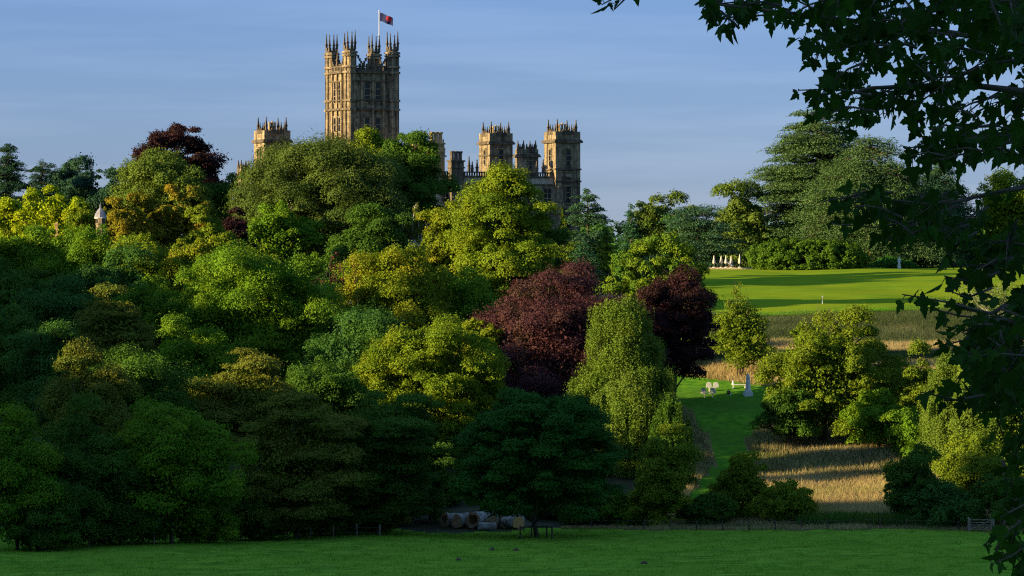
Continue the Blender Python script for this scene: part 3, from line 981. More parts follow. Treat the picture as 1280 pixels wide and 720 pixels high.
def weeping(px, top, bot, hw, d, mat, label, name='weeping_tree', cat='tree', group=None, dens=5.0, lsz=2.2, strand=(1.2, 4.0), seed=None,
            depth=0.85, tmat='bark', lumpy=0.2, limbs=14, K=None, taper=0.25):
    """foliage hanging in strands from arching limbs"""
    rng = np.random.default_rng(seed if seed is not None else int(px * 3 + top * 17 + d))
    C, R, base = setup(px, top, bot, hw, d, depth)
    area = math.pi * hw * (bot - top) / 2
    K = K or int(40 + area / 210)
    D = envelope(K, rng, 2.2)
    rad = np.where(rng.random(K) < 0.88, rng.uniform(0.75, 1.0, K), rng.uniform(0.3, 0.7, K)) * lump(nrm(D), rng, lumpy)
    Kc = C + D * rad[:, None] * R * np.array([0.92, 0.92, 0.95])
    sc_ = 1 - taper * np.clip((Kc[:, 2:3] - C[2] + R[2]) / (2 * R[2]), 0, 1)
    Kc[:, :2] = C[:2] + (Kc[:, :2] - C[:2]) * sc_
    ns = max(900, int(area * dens / 12))
    k = rng.integers(0, K, ns)
    cr = 0.052 * R[0]
    s0 = Kc[k] + rng.normal(size=(ns, 3)) * np.array([cr, cr, cr * 0.6])
    ln = rng.uniform(*strand, ns)
    m = 12
    f = np.tile(np.linspace(0, 1, m), (ns, 1)) + rng.uniform(-0.04, 0.04, (ns, m))
    outd = nrm(s0 - C) * np.array([1, 1, 0])
    sway = rng.normal(size=(ns, 1, 3)) * np.array([0.10, 0.10, 0])
    pos = s0[:, None, :] + outd[:, None, :] * (0.35 * np.sqrt(np.abs(f)))[:, :, None] + sway * f[:, :, None]
    pos[:, :, 2] -= f * ln[:, None] - 0.2 * np.sin(np.clip(f, 0, 1) * 3.1)
    pos = pos.reshape(-1, 3) + rng.normal(size=(ns * m, 3)) * 0.07
    N = nrm(np.repeat(outd, m, 0) * 0.8 + rng.normal(size=(ns * m, 3)) * 0.6 + np.array([0, 0, 0.3]))
    size = lsz * d / F * rng.uniform(0.65, 1.3, len(pos))
    tone = 0.6 * np.repeat(rng.random(K)[k], m) + 0.4 * rng.random(len(pos))
    m_ = int(500 + area * 0.5)                                               # inner leaves, toned dark so the gaps carry shade in their colour
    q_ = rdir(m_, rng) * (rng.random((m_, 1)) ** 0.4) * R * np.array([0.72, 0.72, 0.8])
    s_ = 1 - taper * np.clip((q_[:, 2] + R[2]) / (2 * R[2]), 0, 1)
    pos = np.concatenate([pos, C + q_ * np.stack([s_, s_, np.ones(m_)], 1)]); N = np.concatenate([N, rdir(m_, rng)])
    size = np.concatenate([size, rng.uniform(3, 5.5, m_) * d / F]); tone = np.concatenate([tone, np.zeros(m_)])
    t = MB()
    h = max(C[2] - base[2], 1.0); tr = 0.022 * h + 0.01 * R[0]
    tp = bend(base - np.array([0, 0, 0.4]), C + np.array([0, 0, R[2] * 0.6]), rng, 0.05, 8)
    t.tube(tp, list(np.linspace(tr, tr * 0.2, 8)), 8)
    for q in rng.permutation(K)[:limbs]:
        s = tp[int(rng.integers(2, 6))]
        e = Kc[q]
        if e[2] > base[2] + 0.8:
            mid = (s + e) / 2 + np.array([0, 0, 0.18 * np.linalg.norm(e - s)])
            t.tube([s, (s + mid) / 2 + [0, 0, 0.2], mid, (mid + e) / 2 + [0, 0, 0.15], e], list(np.linspace(tr * 0.4, tr * 0.08, 5)), 5)
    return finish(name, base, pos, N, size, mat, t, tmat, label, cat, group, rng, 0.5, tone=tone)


def sparse(px, top, bot, hw, d, mat, label, name='sapling', cat='tree', group=None, stems=9, leaves=1500, lsz=2.6, tmat='bark', seed=None, rad=0.05, spread=0.25):
    """open twiggy plant: rising stems with loose leaves along them"""
    rng = np.random.default_rng(seed if seed is not None else int(px * 3 + top * 7 + d))
    C, R, base = setup(px, top, bot, hw, d, 0.8)
    t = MB(); pts = []
    for k in range(stems):
        a = rng.uniform(0, 6.28); q = math.sqrt(rng.random())
        e = np.array([C[0] + math.cos(a) * q * R[0], d + math.sin(a) * q * R[1], C[2] + R[2] * (1 - q * q * 0.8) * rng.uniform(0.75, 1.0)])
        s = base + np.array([rng.normal() * spread, rng.normal() * spread, -0.2])
        pl = bend(s, e, rng, 0.08, 6)
        t.tube(pl, list(np.linspace(rad, rad * 0.3, 6)), 4)
        low = max(0.0, (C[2] - R[2] - s[2]) / max(e[2] - s[2], 0.1))
        for _ in range(5):
            f = rng.uniform(max(low, 0.2), 0.95)
            i = int(f * 5); p = pl[i] + (pl[i + 1] - pl[i]) * (f * 5 - i)
            te = p + np.array([rng.normal() * R[0] * 0.3, rng.normal() * R[1] * 0.3, abs(rng.normal()) * R[2] * 0.3])
            t.tube([p, (p + te) / 2 + [0, 0, 0.08], te], [rad * 0.4, rad * 0.3, rad * 0.2], 3)
            pts.append((p, te))
    pa = np.array([p for p, _ in pts]); pb = np.array([q for _, q in pts])
    k = rng.integers(0, len(pa), leaves); f = rng.random((leaves, 1)) ** 0.6
    pos = pa[k] + (pb[k] - pa[k]) * f + rng.normal(size=(leaves, 3)) * 0.18
    N = nrm(rng.normal(size=(leaves, 3)) + [0, -0.2, 0.4])
    size = lsz * d / F * rng.uniform(0.6, 1.3, leaves)
    return finish(name, base, pos, N, size, mat, t, tmat, label, cat, group, rng, 0.6, 'foliage')


#@@TREES
# -- beyond the house and along the skyline on the left
spruce(10, 176, 330, 46, 800, 'conifer', 'dark ragged spruce at the far left, its pointed tip above the skyline', levels=16, dens=10, nb=11, prof=lambda t: (1 - t) ** 0.55)
spruce(52, 198, 330, 40, 822, 'conifer', 'dark open-topped pine between the left spruce and the yew clump', levels=13, prof=lambda t: (1 - t) ** 0.35 * 0.9, dens=7)
broadleaf(76, 199, 345, 34, 836, 'conifer', 'dark bushy pine with a broken top next to the pointed spruces', name='evergreen_tree', lumpy=0.3, cl=(0.14, 0.24))
broadleaf(103, 200, 345, 40, 810, 'conifer', 'dark evergreen with a rounded top above the little domed roof', name='evergreen_tree', lumpy=0.2, cl=(0.14, 0.24))
broadleaf(140, 214, 350, 40, 800, 'conifer', 'dark evergreen sloping down behind the little domed roof', name='evergreen_tree', lumpy=0.15, cl=(0.14, 0.24))
broadleaf(165, 240, 350, 40, 805, 'deep_green', 'dark tree low in the gap left of the round olive tree', name='evergreen_tree', lumpy=0.15)
broadleaf(217, 164, 300, 55, 780, 'dark_copper', 'dark copper beech standing above the round olive tree on the skyline', name='copper_beech', flat=0.85, cl=(0.16, 0.28), lobed=False, dens=9)
broadleaf(258, 203, 300, 32, 786, 'dark_copper', 'lower dark purple beech at the right shoulder of the skyline copper beech', name='copper_beech', flat=0.6)
broadleaf(206, 190, 310, 60, 730, 'olive', 'round dull olive tree in front of the skyline copper beech', lsz=2.6, cl=(0.16, 0.26), lumpy=0.06, lobed=False, box=1.95)
broadleaf(278, 226, 330, 34, 735, 'deep_green', 'deep green tree in the dip between the olive tree and the great oak')
broadleaf(290, 262, 330, 24, 690, 'dark_copper', 'small copper shrub tree tucked against the left foot of the great oak', name='copper_shrub')
# -- sunlit band on the left
broadleaf(20, 238, 330, 44, 670, 'acid_green', 'bright yellow-green false acacia at the left picture edge', cl=(0.12, 0.22), lumpy=0.25)
broadleaf(62, 234, 320, 42, 665, 'acid_green', 'bright yellow-green false acacia with a sunlit spiky top beside the dome', cl=(0.12, 0.22), lumpy=0.25)
broadleaf(103, 252, 330, 24, 650, 'lime_green', 'loose lime-green tree just left of the domed roof', cl=(0.12, 0.22))
broadleaf(160, 247, 340, 42, 650, 'autumn', 'yellow-olive autumn tree right of the domed roof', cl=(0.11, 0.2))
broadleaf(222, 245, 340, 54, 655, 'autumn', 'golden autumn tree under the round olive tree', cl=(0.11, 0.2))
broadleaf(262, 268, 370, 40, 640, 'hawthorn', 'olive and gold tree below the copper shrub', cl=(0.11, 0.2))
broadleaf(40, 282, 400, 56, 630, 'green', 'mid green tree under the bright acacias')
broadleaf(71, 289, 340, 18, 637, 'green', 'small green tree in front of the little stone pillar')
broadleaf(110, 283, 400, 60, 625, 'green', 'spreading green tree below the domed roof')
broadleaf(185, 292, 400, 52, 620, 'lime_green', 'lime-tinged tree with a sunlit upper rim in the left wood')
broadleaf(243, 298, 420, 46, 610, 'yellow_green', 'yellow-green tree with pale stems left of the great oak')
broadleaf(330, 312, 430, 50, 606, 'lime_green', 'bright crown of young leaves at the foot of the great oak')
# -- great trees before the castle
broadleaf(400, 168, 380, 106, 720, 'holm_oak', 'great dark holm oak hiding the foot of the flag tower', K=84, cl=(0.20, 0.27), lsz=2.4, lumpy=0.08, lobed=False, box=2.15, rnd=0.42, dens=7.5)
broadleaf(345, 250, 372, 52, 705, 'green', 'leafy green tree at the left foot of the great oak', cl=(0.15, 0.24))
broadleaf(508, 159, 310, 50, 735, 'deep_green', 'dark green chestnut at the right shoulder of the great oak', K=40, cl=(0.2, 0.28), lobed=False, box=2.1)
broadleaf(463, 158, 230, 30, 742, 'lime_green', 'pale green treetop against the base of the flag tower')
broadleaf(463, 260, 380, 60, 700, 'deep_green', 'deep green tree in the hollow right of the great oak')
broadleaf(630, 213, 420, 66, 660, 'lime_green', 'tall light green sycamore in front of the castle parapet', K=80, cl=(0.18, 0.26), lumpy=0.08, lobed=False, box=2.0, rnd=0.45, dens=7)
broadleaf(558, 252, 400, 44, 668, 'yellow_green', 'yellow-green tree left of the tall light green sycamore', lobed=False, box=1.9, lumpy=0.2, cl=(0.12, 0.22))
broadleaf(668, 262, 400, 36, 668, 'deep_green', 'dark green tree filling the shaded side of the sycamore')
broadleaf(494, 293, 470, 84, 600, 'yellow_green', 'sunlit golden-green tree in the middle of the wood', K=95, cl=(0.12, 0.22), lumpy=0.2)
broadleaf(570, 325, 480, 60, 604, 'green', 'green tree in shade right of the golden-green tree')
sparse(415, 312, 372, 14, 590, 'red_leaf', 'thin red-leaved sapling with bare stems beside the golden-green tree', leaves=260, stems=5, name='red_sapling')
sparse(437, 308, 350, 7, 592, 'red_leaf', 'single wispy red shoot right of the red-leaved sapling', leaves=60, stems=2, name='red_sapling')
# -- evergreens right of the castle
spruce(706, 275, 380, 26, 720, 'golden_yew', 'gold-tipped yew below the right castle tower', prof=lambda t: (1 - t) ** 0.45, levels=11)
spruce(703, 258, 300, 6, 724, 'golden_yew', 'slim leader of a young conifer against the right tower', levels=8)
spruce(758, 283, 380, 30, 730, 'golden_yew', 'broad conifer with a yellow-green tip, near the cedar', prof=lambda t: (1 - t) ** 0.6)
spruce(730, 300, 400, 34, 715, 'blue_conifer', 'blue-green conifer behind the copper beech top', prof=lambda t: (1 - t) ** 0.5)
spruce(788, 256, 380, 26, 790, 'blue_conifer', 'narrow blue-green spruce left of the pale oak')
cedar(734, 236, 350, 48, 845, 'blue_cedar', 'dark blue cedar directly behind the right castle tower', levels=8, prof=lambda t: (1 - t) ** 0.45, dens=7, nb=10)
broadleaf(818, 242, 350, 38, 850, 'olive', 'pale olive oak on the skyline right of the castle', lumpy=0.25)
broadleaf(848, 262, 350, 22, 846, 'teal_green', 'small bluish tree tucked behind the pale skyline oak')
cedar(872, 257, 352, 60, 815, 'blue_cedar', 'low flat-topped cedar behind the closed parasols', levels=9, prof=lambda t: 1.0 - 0.45 * t ** 2, dens=7, nb=11)
broadleaf(930, 238, 352, 40, 845, 'olive', 'grey-green oak between the flat cedar and the great cedar', lumpy=0.28)
# -- the great cedars on the right
cedar(1022, 134, 345, 88, 850, 'cedar', 'great old cedar with open layered top at the skyline', levels=14, prof=lambda t: (0.85 + 0.15 * math.sin(t * 3.1)) * (1 - t ** 5) ** 0.8, nb=13, dens=8, lsz=2.7)
cedar(1090, 172, 346, 120, 818, 'cedar', 'broad light green cedar in front of the great old cedar', levels=17, prof=lambda t: (1 - t ** 1.8) ** 0.6, nb=17, dens=9, thick=0.55, droop=0.28, lsz=2.7, pad=0.2)
cedar(1175, 196, 344, 62, 835, 'blue_cedar', 'bluish cedar on the right of the broad light green cedar', levels=15, prof=lambda t: (1 - t ** 2) ** 0.6, nb=15, dens=9, thick=0.5, droop=0.25, lsz=2.7)
broadleaf(1275, 205, 336, 58, 830, 'lime_green', 'light green parkland tree at the right edge behind the maple leaves', K=60, lumpy=0.22, tmat='bark')
broadleaf(1010, 300, 352, 76, 790, 'clipped_yew', 'low rounded mound of bright clipped yew on the upper lawn', name='yew_mound', cat='hedge', K=230, cl=(0.10, 0.13), flat=1.0,
          lsz=2.4, dens=11.0, lumpy=0.03, lobed=False, depth=0.5, shell=(0.93, 1.0), rnd=0.4)
broadleaf(1115, 322, 352, 36, 800, 'dark_yew', 'dark clipped yew hedge in the shade under the cedars', name='yew_hedge', cat='hedge', flat=0.9, lumpy=0.05)
broadleaf(1180, 318, 347, 46, 860, 'teal_green', 'dark belt of laurel behind the right end of the lawn', name='laurel_hedge', cat='hedge', lumpy=0.08)
broadleaf(1265, 312, 346, 50, 880, 'teal_green', 'shaded laurel bank behind the parkland tree trunk', name='laurel_hedge', cat='hedge', lumpy=0.08)
# -- middle slope
broadleaf(826, 299, 470, 68, 592, 'golden_yew', 'gold-topped beech above the statue lawn', K=80, cl=(0.13, 0.22), flat=0.8, lobed=False, box=2.1, lumpy=0.12)
broadleaf(842, 344, 492, 52, 567, 'dark_copper', 'dark purple beech on the shaded right of the gold-topped beech', name='copper_beech', lobed=False, lumpy=0.2)
broadleaf(702, 338, 552, 110, 553, 'copper', 'large copper beech in the middle of the picture', name='copper_beech', K=150, cl=(0.11, 0.24), lsz=2.4, lumpy=0.15, depth=1.1, dens=7)
broadleaf(620, 450, 560, 38, 545, 'copper', 'lower left skirt of copper foliage beside the lime tree', name='copper_shrub', K=40)
weeping(782, 360, 655, 90, 519, 'birch', 'weeping silver birch with hanging yellow-green strands', name='weeping_birch', dens=5.0, taper=0.5, lumpy=0.3, strand=(1.2, 3.0), lsz=2.5)
weeping(838, 480, 668, 36, 510, 'deep_green', 'shaded weeping side growth right of the weeping birch', name='weeping_birch')
bush(826, 540, 668, 40, 487, 'hawthorn', 'ivy-clad bush with sunlit leaves at the foot of the weeping birch')
broadleaf(542, 402, 600, 88, 528, 'lime_green', 'bright lime tree in full sun with a visible slim trunk', K=100, cl=(0.12, 0.22), lumpy=0.14, lobed=False)
broadleaf(596, 396, 480, 36, 550, 'yellow_green', 'small yellow-green crown between lime tree and copper beech', cl=(0.12, 0.2))
weeping(606, 424, 520, 26, 538, 'olive', 'small weeping olive-coloured tree in front of the copper beech', strand=(0.8, 2.4))
bush(735, 606, 668, 40, 489, 'deep_green', 'dark undergrowth bush right of the wide evergreen')
bush(775, 618, 668, 34, 488, 'green', 'low leafy bush between the wide evergreen and the ivy-clad bush')
bush(540, 585, 664, 42, 500, 'deep_green', 'shaded undergrowth bush behind the stacked logs')
broadleaf(672, 482, 664, 112, 472, 'dark_yew', 'wide dark evergreen standing alone at the field edge', name='evergreen_tree', K=120, cl=(0.13, 0.22), flat=0.7, up=0.5, rnd=0.5, lumpy=0.1, limbs=16, taper=0.25, lobed=False)
# -- front wood on the left, in shade
broadleaf(312, 318, 500, 118, 575, 'green', 'large full green ash in the middle of the left wood', K=110, cl=(0.13, 0.22), lumpy=0.16)
broadleaf(60, 335, 480, 66, 585, 'teal_green', 'bluish green tree in the left wood under the spreading green tree')
broadleaf(190, 345, 470, 60, 580, 'green', 'green tree left of the large full ash')
broadleaf(140, 366, 500, 58, 545, 'brown_olive', 'brownish maple in the left wood with rust-edged leaves', flat=0.55, up=0.5)
broadleaf(10, 375, 560, 50, 520, 'deep_green', 'dark tree at the left picture edge, half way up the wood')
broadleaf(70, 400, 580, 58, 505, 'teal_green', 'dark bluish tree near the left picture edge')
broadleaf(445, 395, 560, 92, 535, 'teal_green', 'dark bluish green tree left of the bright lime tree')
broadleaf(305, 440, 600, 96, 500, 'brown_olive', 'olive-brown hawthorn with flat layered sprays in the left wood', K=90, flat=0.45, up=0.7)
broadleaf(180, 440, 620, 76, 490, 'deep_green', 'dark tree left of the olive-brown hawthorn')
broadleaf(470, 478, 682, 82, 478, 'deep_green', 'dark round tree sloping down to the field beside the logs', flat=0.5, up=0.5, K=90)
broadleaf(370, 486, 690, 88, 470, 'brown_olive', 'dark low-branched hawthorn at the field edge', flat=0.5, up=0.5, K=80)
broadleaf(215, 500, 694, 88, 458, 'green', 'drooping laurel-like tree with a green right flank at the field edge', K=85, cl=(0.16, 0.26))
broadleaf(115, 520, 700, 66, 455, 'deep_green', 'darkest tree of the left front row')
broadleaf(22, 515, 706, 60, 450, 'green', 'leafy green tree at the lower left picture corner')
# -- trees filling the left wood, and the undergrowth along its edge
broadleaf(265, 350, 480, 50, 600, 'lime_green', 'fresh green tree with a pale rim right of the little brown maple')
broadleaf(20, 320, 450, 50, 610, 'deep_green', 'dark green tree at the left edge below the acacias')
broadleaf(385, 340, 470, 50, 592, 'deep_green', 'dark green tree under the great oak, left of the red sapling')
broadleaf(150, 318, 430, 52, 606, 'teal_green', 'bluish green crown in the middle of the upper left wood')
broadleaf(250, 400, 560, 62, 528, 'green', 'green tree between the brown maple and the olive-brown hawthorn')
broadleaf(400, 440, 600, 62, 512, 'deep_green', 'dark tree right of the olive-brown hawthorn')
broadleaf(110, 440, 600, 60, 478, 'brown_olive', 'brownish dark crown above the darkest front tree')
broadleaf(515, 520, 668, 54, 490, 'deep_green', 'shaded tree wedged between the dark round tree and the lime trunk', flat=0.6)
broadleaf(640, 520, 660, 60, 520, 'deep_green', 'shaded tree standing behind the wide dark evergreen')
broadleaf(755, 440, 620, 50, 548, 'dark_copper', 'purple-leaved tree in shadow behind the weeping birch', name='copper_beech')
for px_, top_, bot_, hw_, d_, mt_, lb_ in ((60, 600, 704, 50, 449, 'deep_green', 'low bush at the field edge in the lower left corner'), (150, 610, 700, 50, 456, 'deep_green', 'dark low bush under the drooping laurel-like tree'),
        (250, 610, 692, 46, 462, 'green', 'low green bush right of the drooping laurel-like tree trunk'), (325, 600, 688, 46, 468, 'deep_green', 'dark low bush behind the short wire fence posts'),
        (400, 606, 684, 48, 474, 'deep_green', 'dark low bush under the low-branched hawthorn'), (470, 610, 676, 44, 482, 'brown_olive', 'dark low brownish bush left of the log pile'),
        (620, 600, 664, 50, 504, 'deep_green', 'dark thicket behind the log pile'), (690, 604, 668, 46, 494, 'deep_green', 'dark thicket behind the evergreen trunk')):
    bush(px_, top_, bot_, hw_, d_, mt_, lb_)
# -- right slope
broadleaf(928, 372, 472, 36, 584, 'hawthorn', 'loose hawthorn above the statue lawn', lumpy=0.25, dens=2.6)
sparse(924, 345, 420, 16, 583.5, 'hawthorn', 'thin leader of young ash rising over the loose hawthorn', leaves=1100, stems=6)
broadleaf(1030, 388, 560, 72, 541, 'hawthorn', 'large round hawthorn on the right slope with sunlit top', K=95, cl=(0.11, 0.19), lumpy=0.2)
broadleaf(986, 470, 560, 36, 538, 'deep_green', 'dark left skirt bush of the large round hawthorn', name='bush', cat='bush')
sparse(1026, 374, 440, 34, 541, 'hawthorn', 'spray of young shoots on top of the large round hawthorn', leaves=1500, stems=12)
broadleaf(1105, 434, 580, 54, 548, 'hawthorn', 'second hawthorn on the right slope, left of the birch')
bush(1100, 490, 566, 46, 535, 'green', 'shaded green bush under the second hawthorn')
bush(1140, 512, 592, 34, 528, 'green', 'green bush between the second hawthorn and the leaning birch')
broadleaf(1150, 446, 590, 38, 540, 'hawthorn', 'olive tree closing the gap between the second hawthorn and the birch')
weeping(1192, 424, 610, 60, 520, 'birch', 'yellow-green birch with pale leaning stems on the right', name='weeping_birch', tmat='pale_bark', strand=(0.8, 3.0), limbs=20)
broadleaf(1255, 440, 640, 60, 515, 'birch', 'yellow-green tree behind the foreground leaves at the right edge')
bush(1215, 545, 650, 56, 498, 'hawthorn', 'sunlit bush below the leaning birch stems')
bush(1140, 560, 668, 42, 488, 'deep_green', 'dark rounded bush at the end of the golden meadow')
bush(1180, 600, 672, 60, 487, 'teal_green', 'dark bush left of the field gate')
bush(1275, 590, 672, 50, 487, 'deep_green', 'dark bush right of the field gate')
bush(930, 573, 668, 40, 492, 'hawthorn', 'yellow-topped bush by the field edge below the mown path', lumpy=0.25)
bush(885, 612, 672, 34, 488, 'deep_green', 'dark low bush left of the yellow-topped bush')
bush(985, 600, 670, 42, 488, 'hawthorn', 'twiggy bush right of the yellow-topped bush', lumpy=0.25)
sparse(1240, 350, 440, 54, 652, 'birch', 'pale twiggy willow scrub below the lawn at the right edge', leaves=5000, stems=60, tmat='pale_bark', name='willow_scrub', cat='bush', spread=3.0, rad=0.03)
sparse(515, 250, 300, 16, 702, 'brown_olive', 'dead ivy-hung trunk with a bent bare branch beside the great oak', name='dead_tree', leaves=2600, stems=7, tmat='pale_bark', rad=0.14)


# woodland unseen beyond the left picture edge, heights shaped to shade field and front trees
def belt():
    rng = np.random.default_rng(5)
    Ks, Rs = [], []
    def add(x, y, top):
        g = gz(x, y)
        r = 7.5
        for _ in range(56):
            D = rdir(1, rng)[0]
            hh = max(top - g, 8.0)
            c = np.array([x, y, g + hh * 0.55]) + D * np.array([r * 0.75, r * 0.75, hh * 0.36])
            Ks.append(c); Rs.append((2.8, 2.8, 2.2))
    prof_d = [-80, 20, 60, 330, 345, 420, 432, 464, 472, 500, 520, 600, 625, 700]
    prof_t = [20, 22, 24, 30, 33, 31, 12, 12, 17, 17, 21, 21, 12, 10]
    for y in np.arange(60, 640, 6.5):
        add(-126 + rng.uniform(-4, 4), y, float(np.interp(y, prof_d, prof_t)) + rng.uniform(-1.0, 0.6))
        add(-134 + rng.uniform(-5, 5), y + 3, float(np.interp(y, prof_d, prof_t)) + rng.uniform(-2, 0.2))
        add(-142 + rng.uniform(-4, 4), y, float(np.interp(y, prof_d, prof_t)) + rng.uniform(-3, 0.0))
    for y in np.arange(-60, 70, 6.0):
        add(-48 - 0.05 * abs(y) + rng.uniform(-3, 3), y, 17 + rng.uniform(-1, 2))
        add(-62 + rng.uniform(-3, 3), y, 17 + rng.uniform(-1, 2))
    Ks, Rs = np.array(Ks), np.array(Rs)
    pos, N = clump_leaves(Ks, Rs, np.full(len(Ks), 70), rng)
    V = leaf_quads(pos, N, rng.uniform(0.8, 1.6, len(pos)), rng, 0.8)
    o = quads('woodland', V, M['green'], None, rng.random(len(pos)))
    tag(o, 'unseen belt of green woodland left of the view, shaped to shade the valley', 'woodland', kind='stuff')


belt()


def far_wood():
    rng = np.random.default_rng(9)
    K = 900
    px = rng.uniform(715, 1340, K); d = rng.uniform(930, 1010, K)
    x = (px - 640) / F * d
    top = 293 + 9 * np.sin(px * 0.05) + 6 * np.sin(px * 0.13 + 1)
    py = top + (342 - top) * rng.random(K) ** 1.2
    Ks = np.stack([x, d, (360 - py) / F * d], 1)
    Rs = np.tile([3.0, 3.0, 2.4], (K, 1)) * rng.uniform(0.6, 1.2, (K, 1))
    pos, N = clump_leaves(Ks, Rs, np.full(K, 70), rng)
    keep = ground_clip(pos, None)
    pos, N = pos[keep], N[keep]
    o = quads('woodland', leaf_quads(pos, N, rng.uniform(0.4, 0.9, len(pos)), rng, 0.7), M['teal_green'], None, rng.random(len(pos)))
    tag(o, 'far belt of dark woodland behind the lawn and the cedars', 'woodland', kind='stuff')


far_wood()
#@@DETAILS
# ------------------------------------------------------------------ meadow and field grass
def region_of(x, y):
    z = ground(x, y)
    ipx, ipy = to_px(x, np.maximum(y, 1), z)
    wob = 2.0 * np.sin(x * 0.35) + 1.2 * np.sin(x * 0.9 + y * 0.4)
    mid = (y >= 484 + wob * 0.8) & (y < 654 + wob * 0.3)
    path = in_poly(ipx, ipy, PATH)
    return mid & ~path, ipx, ipy


def blades(name, x, y, hgt, wid, mat, label, rng, lean=0.45):
    z = ground(x, y)
    n = len(x)
    b = np.stack([x, y, z - 0.03], 1)
    a = rng.uniform(0, 6.28, n)
    side = np.stack([np.cos(a), np.sin(a), np.zeros(n)], 1) * (wid * 0.5)[:, None]
    tip = b + np.stack([rng.normal(size=n) * lean * hgt, rng.normal(size=n) * lean * hgt, hgt], 1)
    V = np.stack([b - side, b + side, tip], 1)
    # tone of the sward drifts in patches
    tint = np.clip(0.5 + 0.3 * np.sin(x * 0.5 + y * 0.21) * np.sin(y * 0.37 - x * 0.13) + rng.normal(size=n) * 0.28, 0, 1)
    o = quads(name, V, M[mat], None, tint, nv=3)
    tag(o, label, 'grass', kind='stuff')
    return o


def grass():
    rng = np.random.default_rng(21)
    n = 900000
    x = rng.uniform(12, 82, n); y = rng.uniform(482, 655, n)
    ok, ipx, ipy = region_of(x, y)
    ok &= (ipx > 815) & (ipx < 1340)
    dens = 0.55 + 0.45 * np.sin(x * 0.31 + 1.7 * np.sin(y * 0.11)) * np.sin(y * 0.23)
    ok &= rng.random(n) < np.clip(dens + 0.35, 0.25, 1)
    x, y = x[ok], y[ok]
    band = (y > 596) & ~((y > 612) & (y < 622)) | ((y > 518) & (y < 560) & (rng.random(len(x)) < 0.6))  # shaded zones get the darker grass, the sunlit strip stays straw
    hg = rng.uniform(0.35, 0.95, len(x)) * np.where(rng.random(len(x)) < 0.06, 1.35, 1.0) * (0.8 + 0.3 * np.sin(x * 0.4) * np.sin(y * 0.5))
    blades('meadow_grass', x[~band], y[~band], hg[~band], rng.uniform(0.03, 0.075, (~band).sum()), 'dry_grass', 'tall straw-coloured meadow grass on the slope', rng)
    blades('shade_toned_meadow_grass', x[band], y[band], hg[band] * 0.8, rng.uniform(0.03, 0.075, band.sum()), 'shade_toned_grass', 'greyish seeding grass below the lawn, shade put into its colour', rng)
    n = 260000
    x = rng.uniform(-56, 60, n); y = 484 - 84 * rng.random(n)
    tuft = np.sin(x * 1.9 + 2.0 * np.sin(y * 0.7)) * np.sin(y * 1.3 + np.sin(x * 0.8)) * np.sin(x * 0.37 - y * 0.29)
    blades('field_grass', x, y, rng.uniform(0.05, 0.13, n) * np.where(tuft > 0.42, 2.6, 1.0), rng.uniform(0.03, 0.07, n), 'pasture', 'short pasture grass on the field', rng, 0.6)
    n = 60000
    x = rng.uniform(14, 80, n); y = 651.5 + 3.2 * rng.random(n) ** 1.5
    blades('rough_grass', x, y, rng.uniform(0.12, 0.5, n), rng.uniform(0.03, 0.07, n), 'pasture', 'unmown rough grass along the lower rim of the lawn', rng, 0.6)
    n = 9000
    x = rng.uniform(29, 42, n); y = 484.5 + 3.5 * rng.random(n)
    blades('nettle_strip', x, y, rng.uniform(0.5, 1.5, n), rng.uniform(0.10, 0.22, n), 'nettles', 'dark strip of nettles along the field edge', rng, 0.2)
    n = 9000
    x = rng.uniform(5, 58, n); y = 483.5 + 1.2 * rng.random(n)
    blades('verge_grass', x, y, rng.uniform(0.15, 0.45, n), rng.uniform(0.04, 0.10, n), 'dry_grass', 'straw-coloured verge along the fence', rng, 0.4)


L('pasture', (0.071, 0.204, 0.012), (0.149, 0.341, 0.022), (0.110, 0.208, 0.018), transl=0.25, scale=0.12)
grass()

# ------------------------------------------------------------------ fence, gate and tree guard along the field edge
M['old_wood'] = noise_mat('old_wood', (0.10, 0.085, 0.065), (0.24, 0.20, 0.15), 5.0, stretch=(1, 1, 0.3), bump=0.01)
M['dark_wood'] = noise_mat('dark_wood', (0.03, 0.024, 0.018), (0.07, 0.055, 0.04), 5.0, stretch=(1, 1, 0.3), bump=0.01)
M['wire'] = noise_mat('wire', (0.2, 0.2, 0.2), (0.3, 0.3, 0.3), 5.0, rough=0.5)


def post_mesh(x, y, h, r, wob):
    m = MB()
    m.prism(x, y, gz(x, y) - 0.3, gz(x, y) + h, r, r * 0.94, 7)
    m.prism(x, y, gz(x, y) + h, gz(x, y) + h + 0.05, r * 0.94, r * 0.3, 7)
    m.v = [(a + wob * (c - gz(x, y)), b, c) for a, b, c in m.v]
    return m


def fence_run(xs, yf, label, h=1.15, mat='old_wood'):
    x0, y0 = xs[0], yf(xs[0])
    base = np.array([x0, y0, gz(x0, y0)])
    root = empty('post_and_wire_fence', base)
    tag(root, label, 'fence')
    rng = np.random.default_rng(int(abs(x0) * 10))
    tops = []
    for x in xs:
        m = post_mesh(x, yf(x), h * rng.uniform(0.92, 1.08), 0.075, rng.normal() * 0.04)
        m.v = [tuple(np.asarray(p) - base) for p in m.v]
        m.build('post', M[mat], root)
    for hh in (0.4, 0.85):
        m = MB()
        m.tube([np.array([x, yf(x), gz(x, yf(x)) + hh]) - base for x in xs], [0.004] * len(xs), 4)
        m.build('wire', M['wire'], root)
    return root


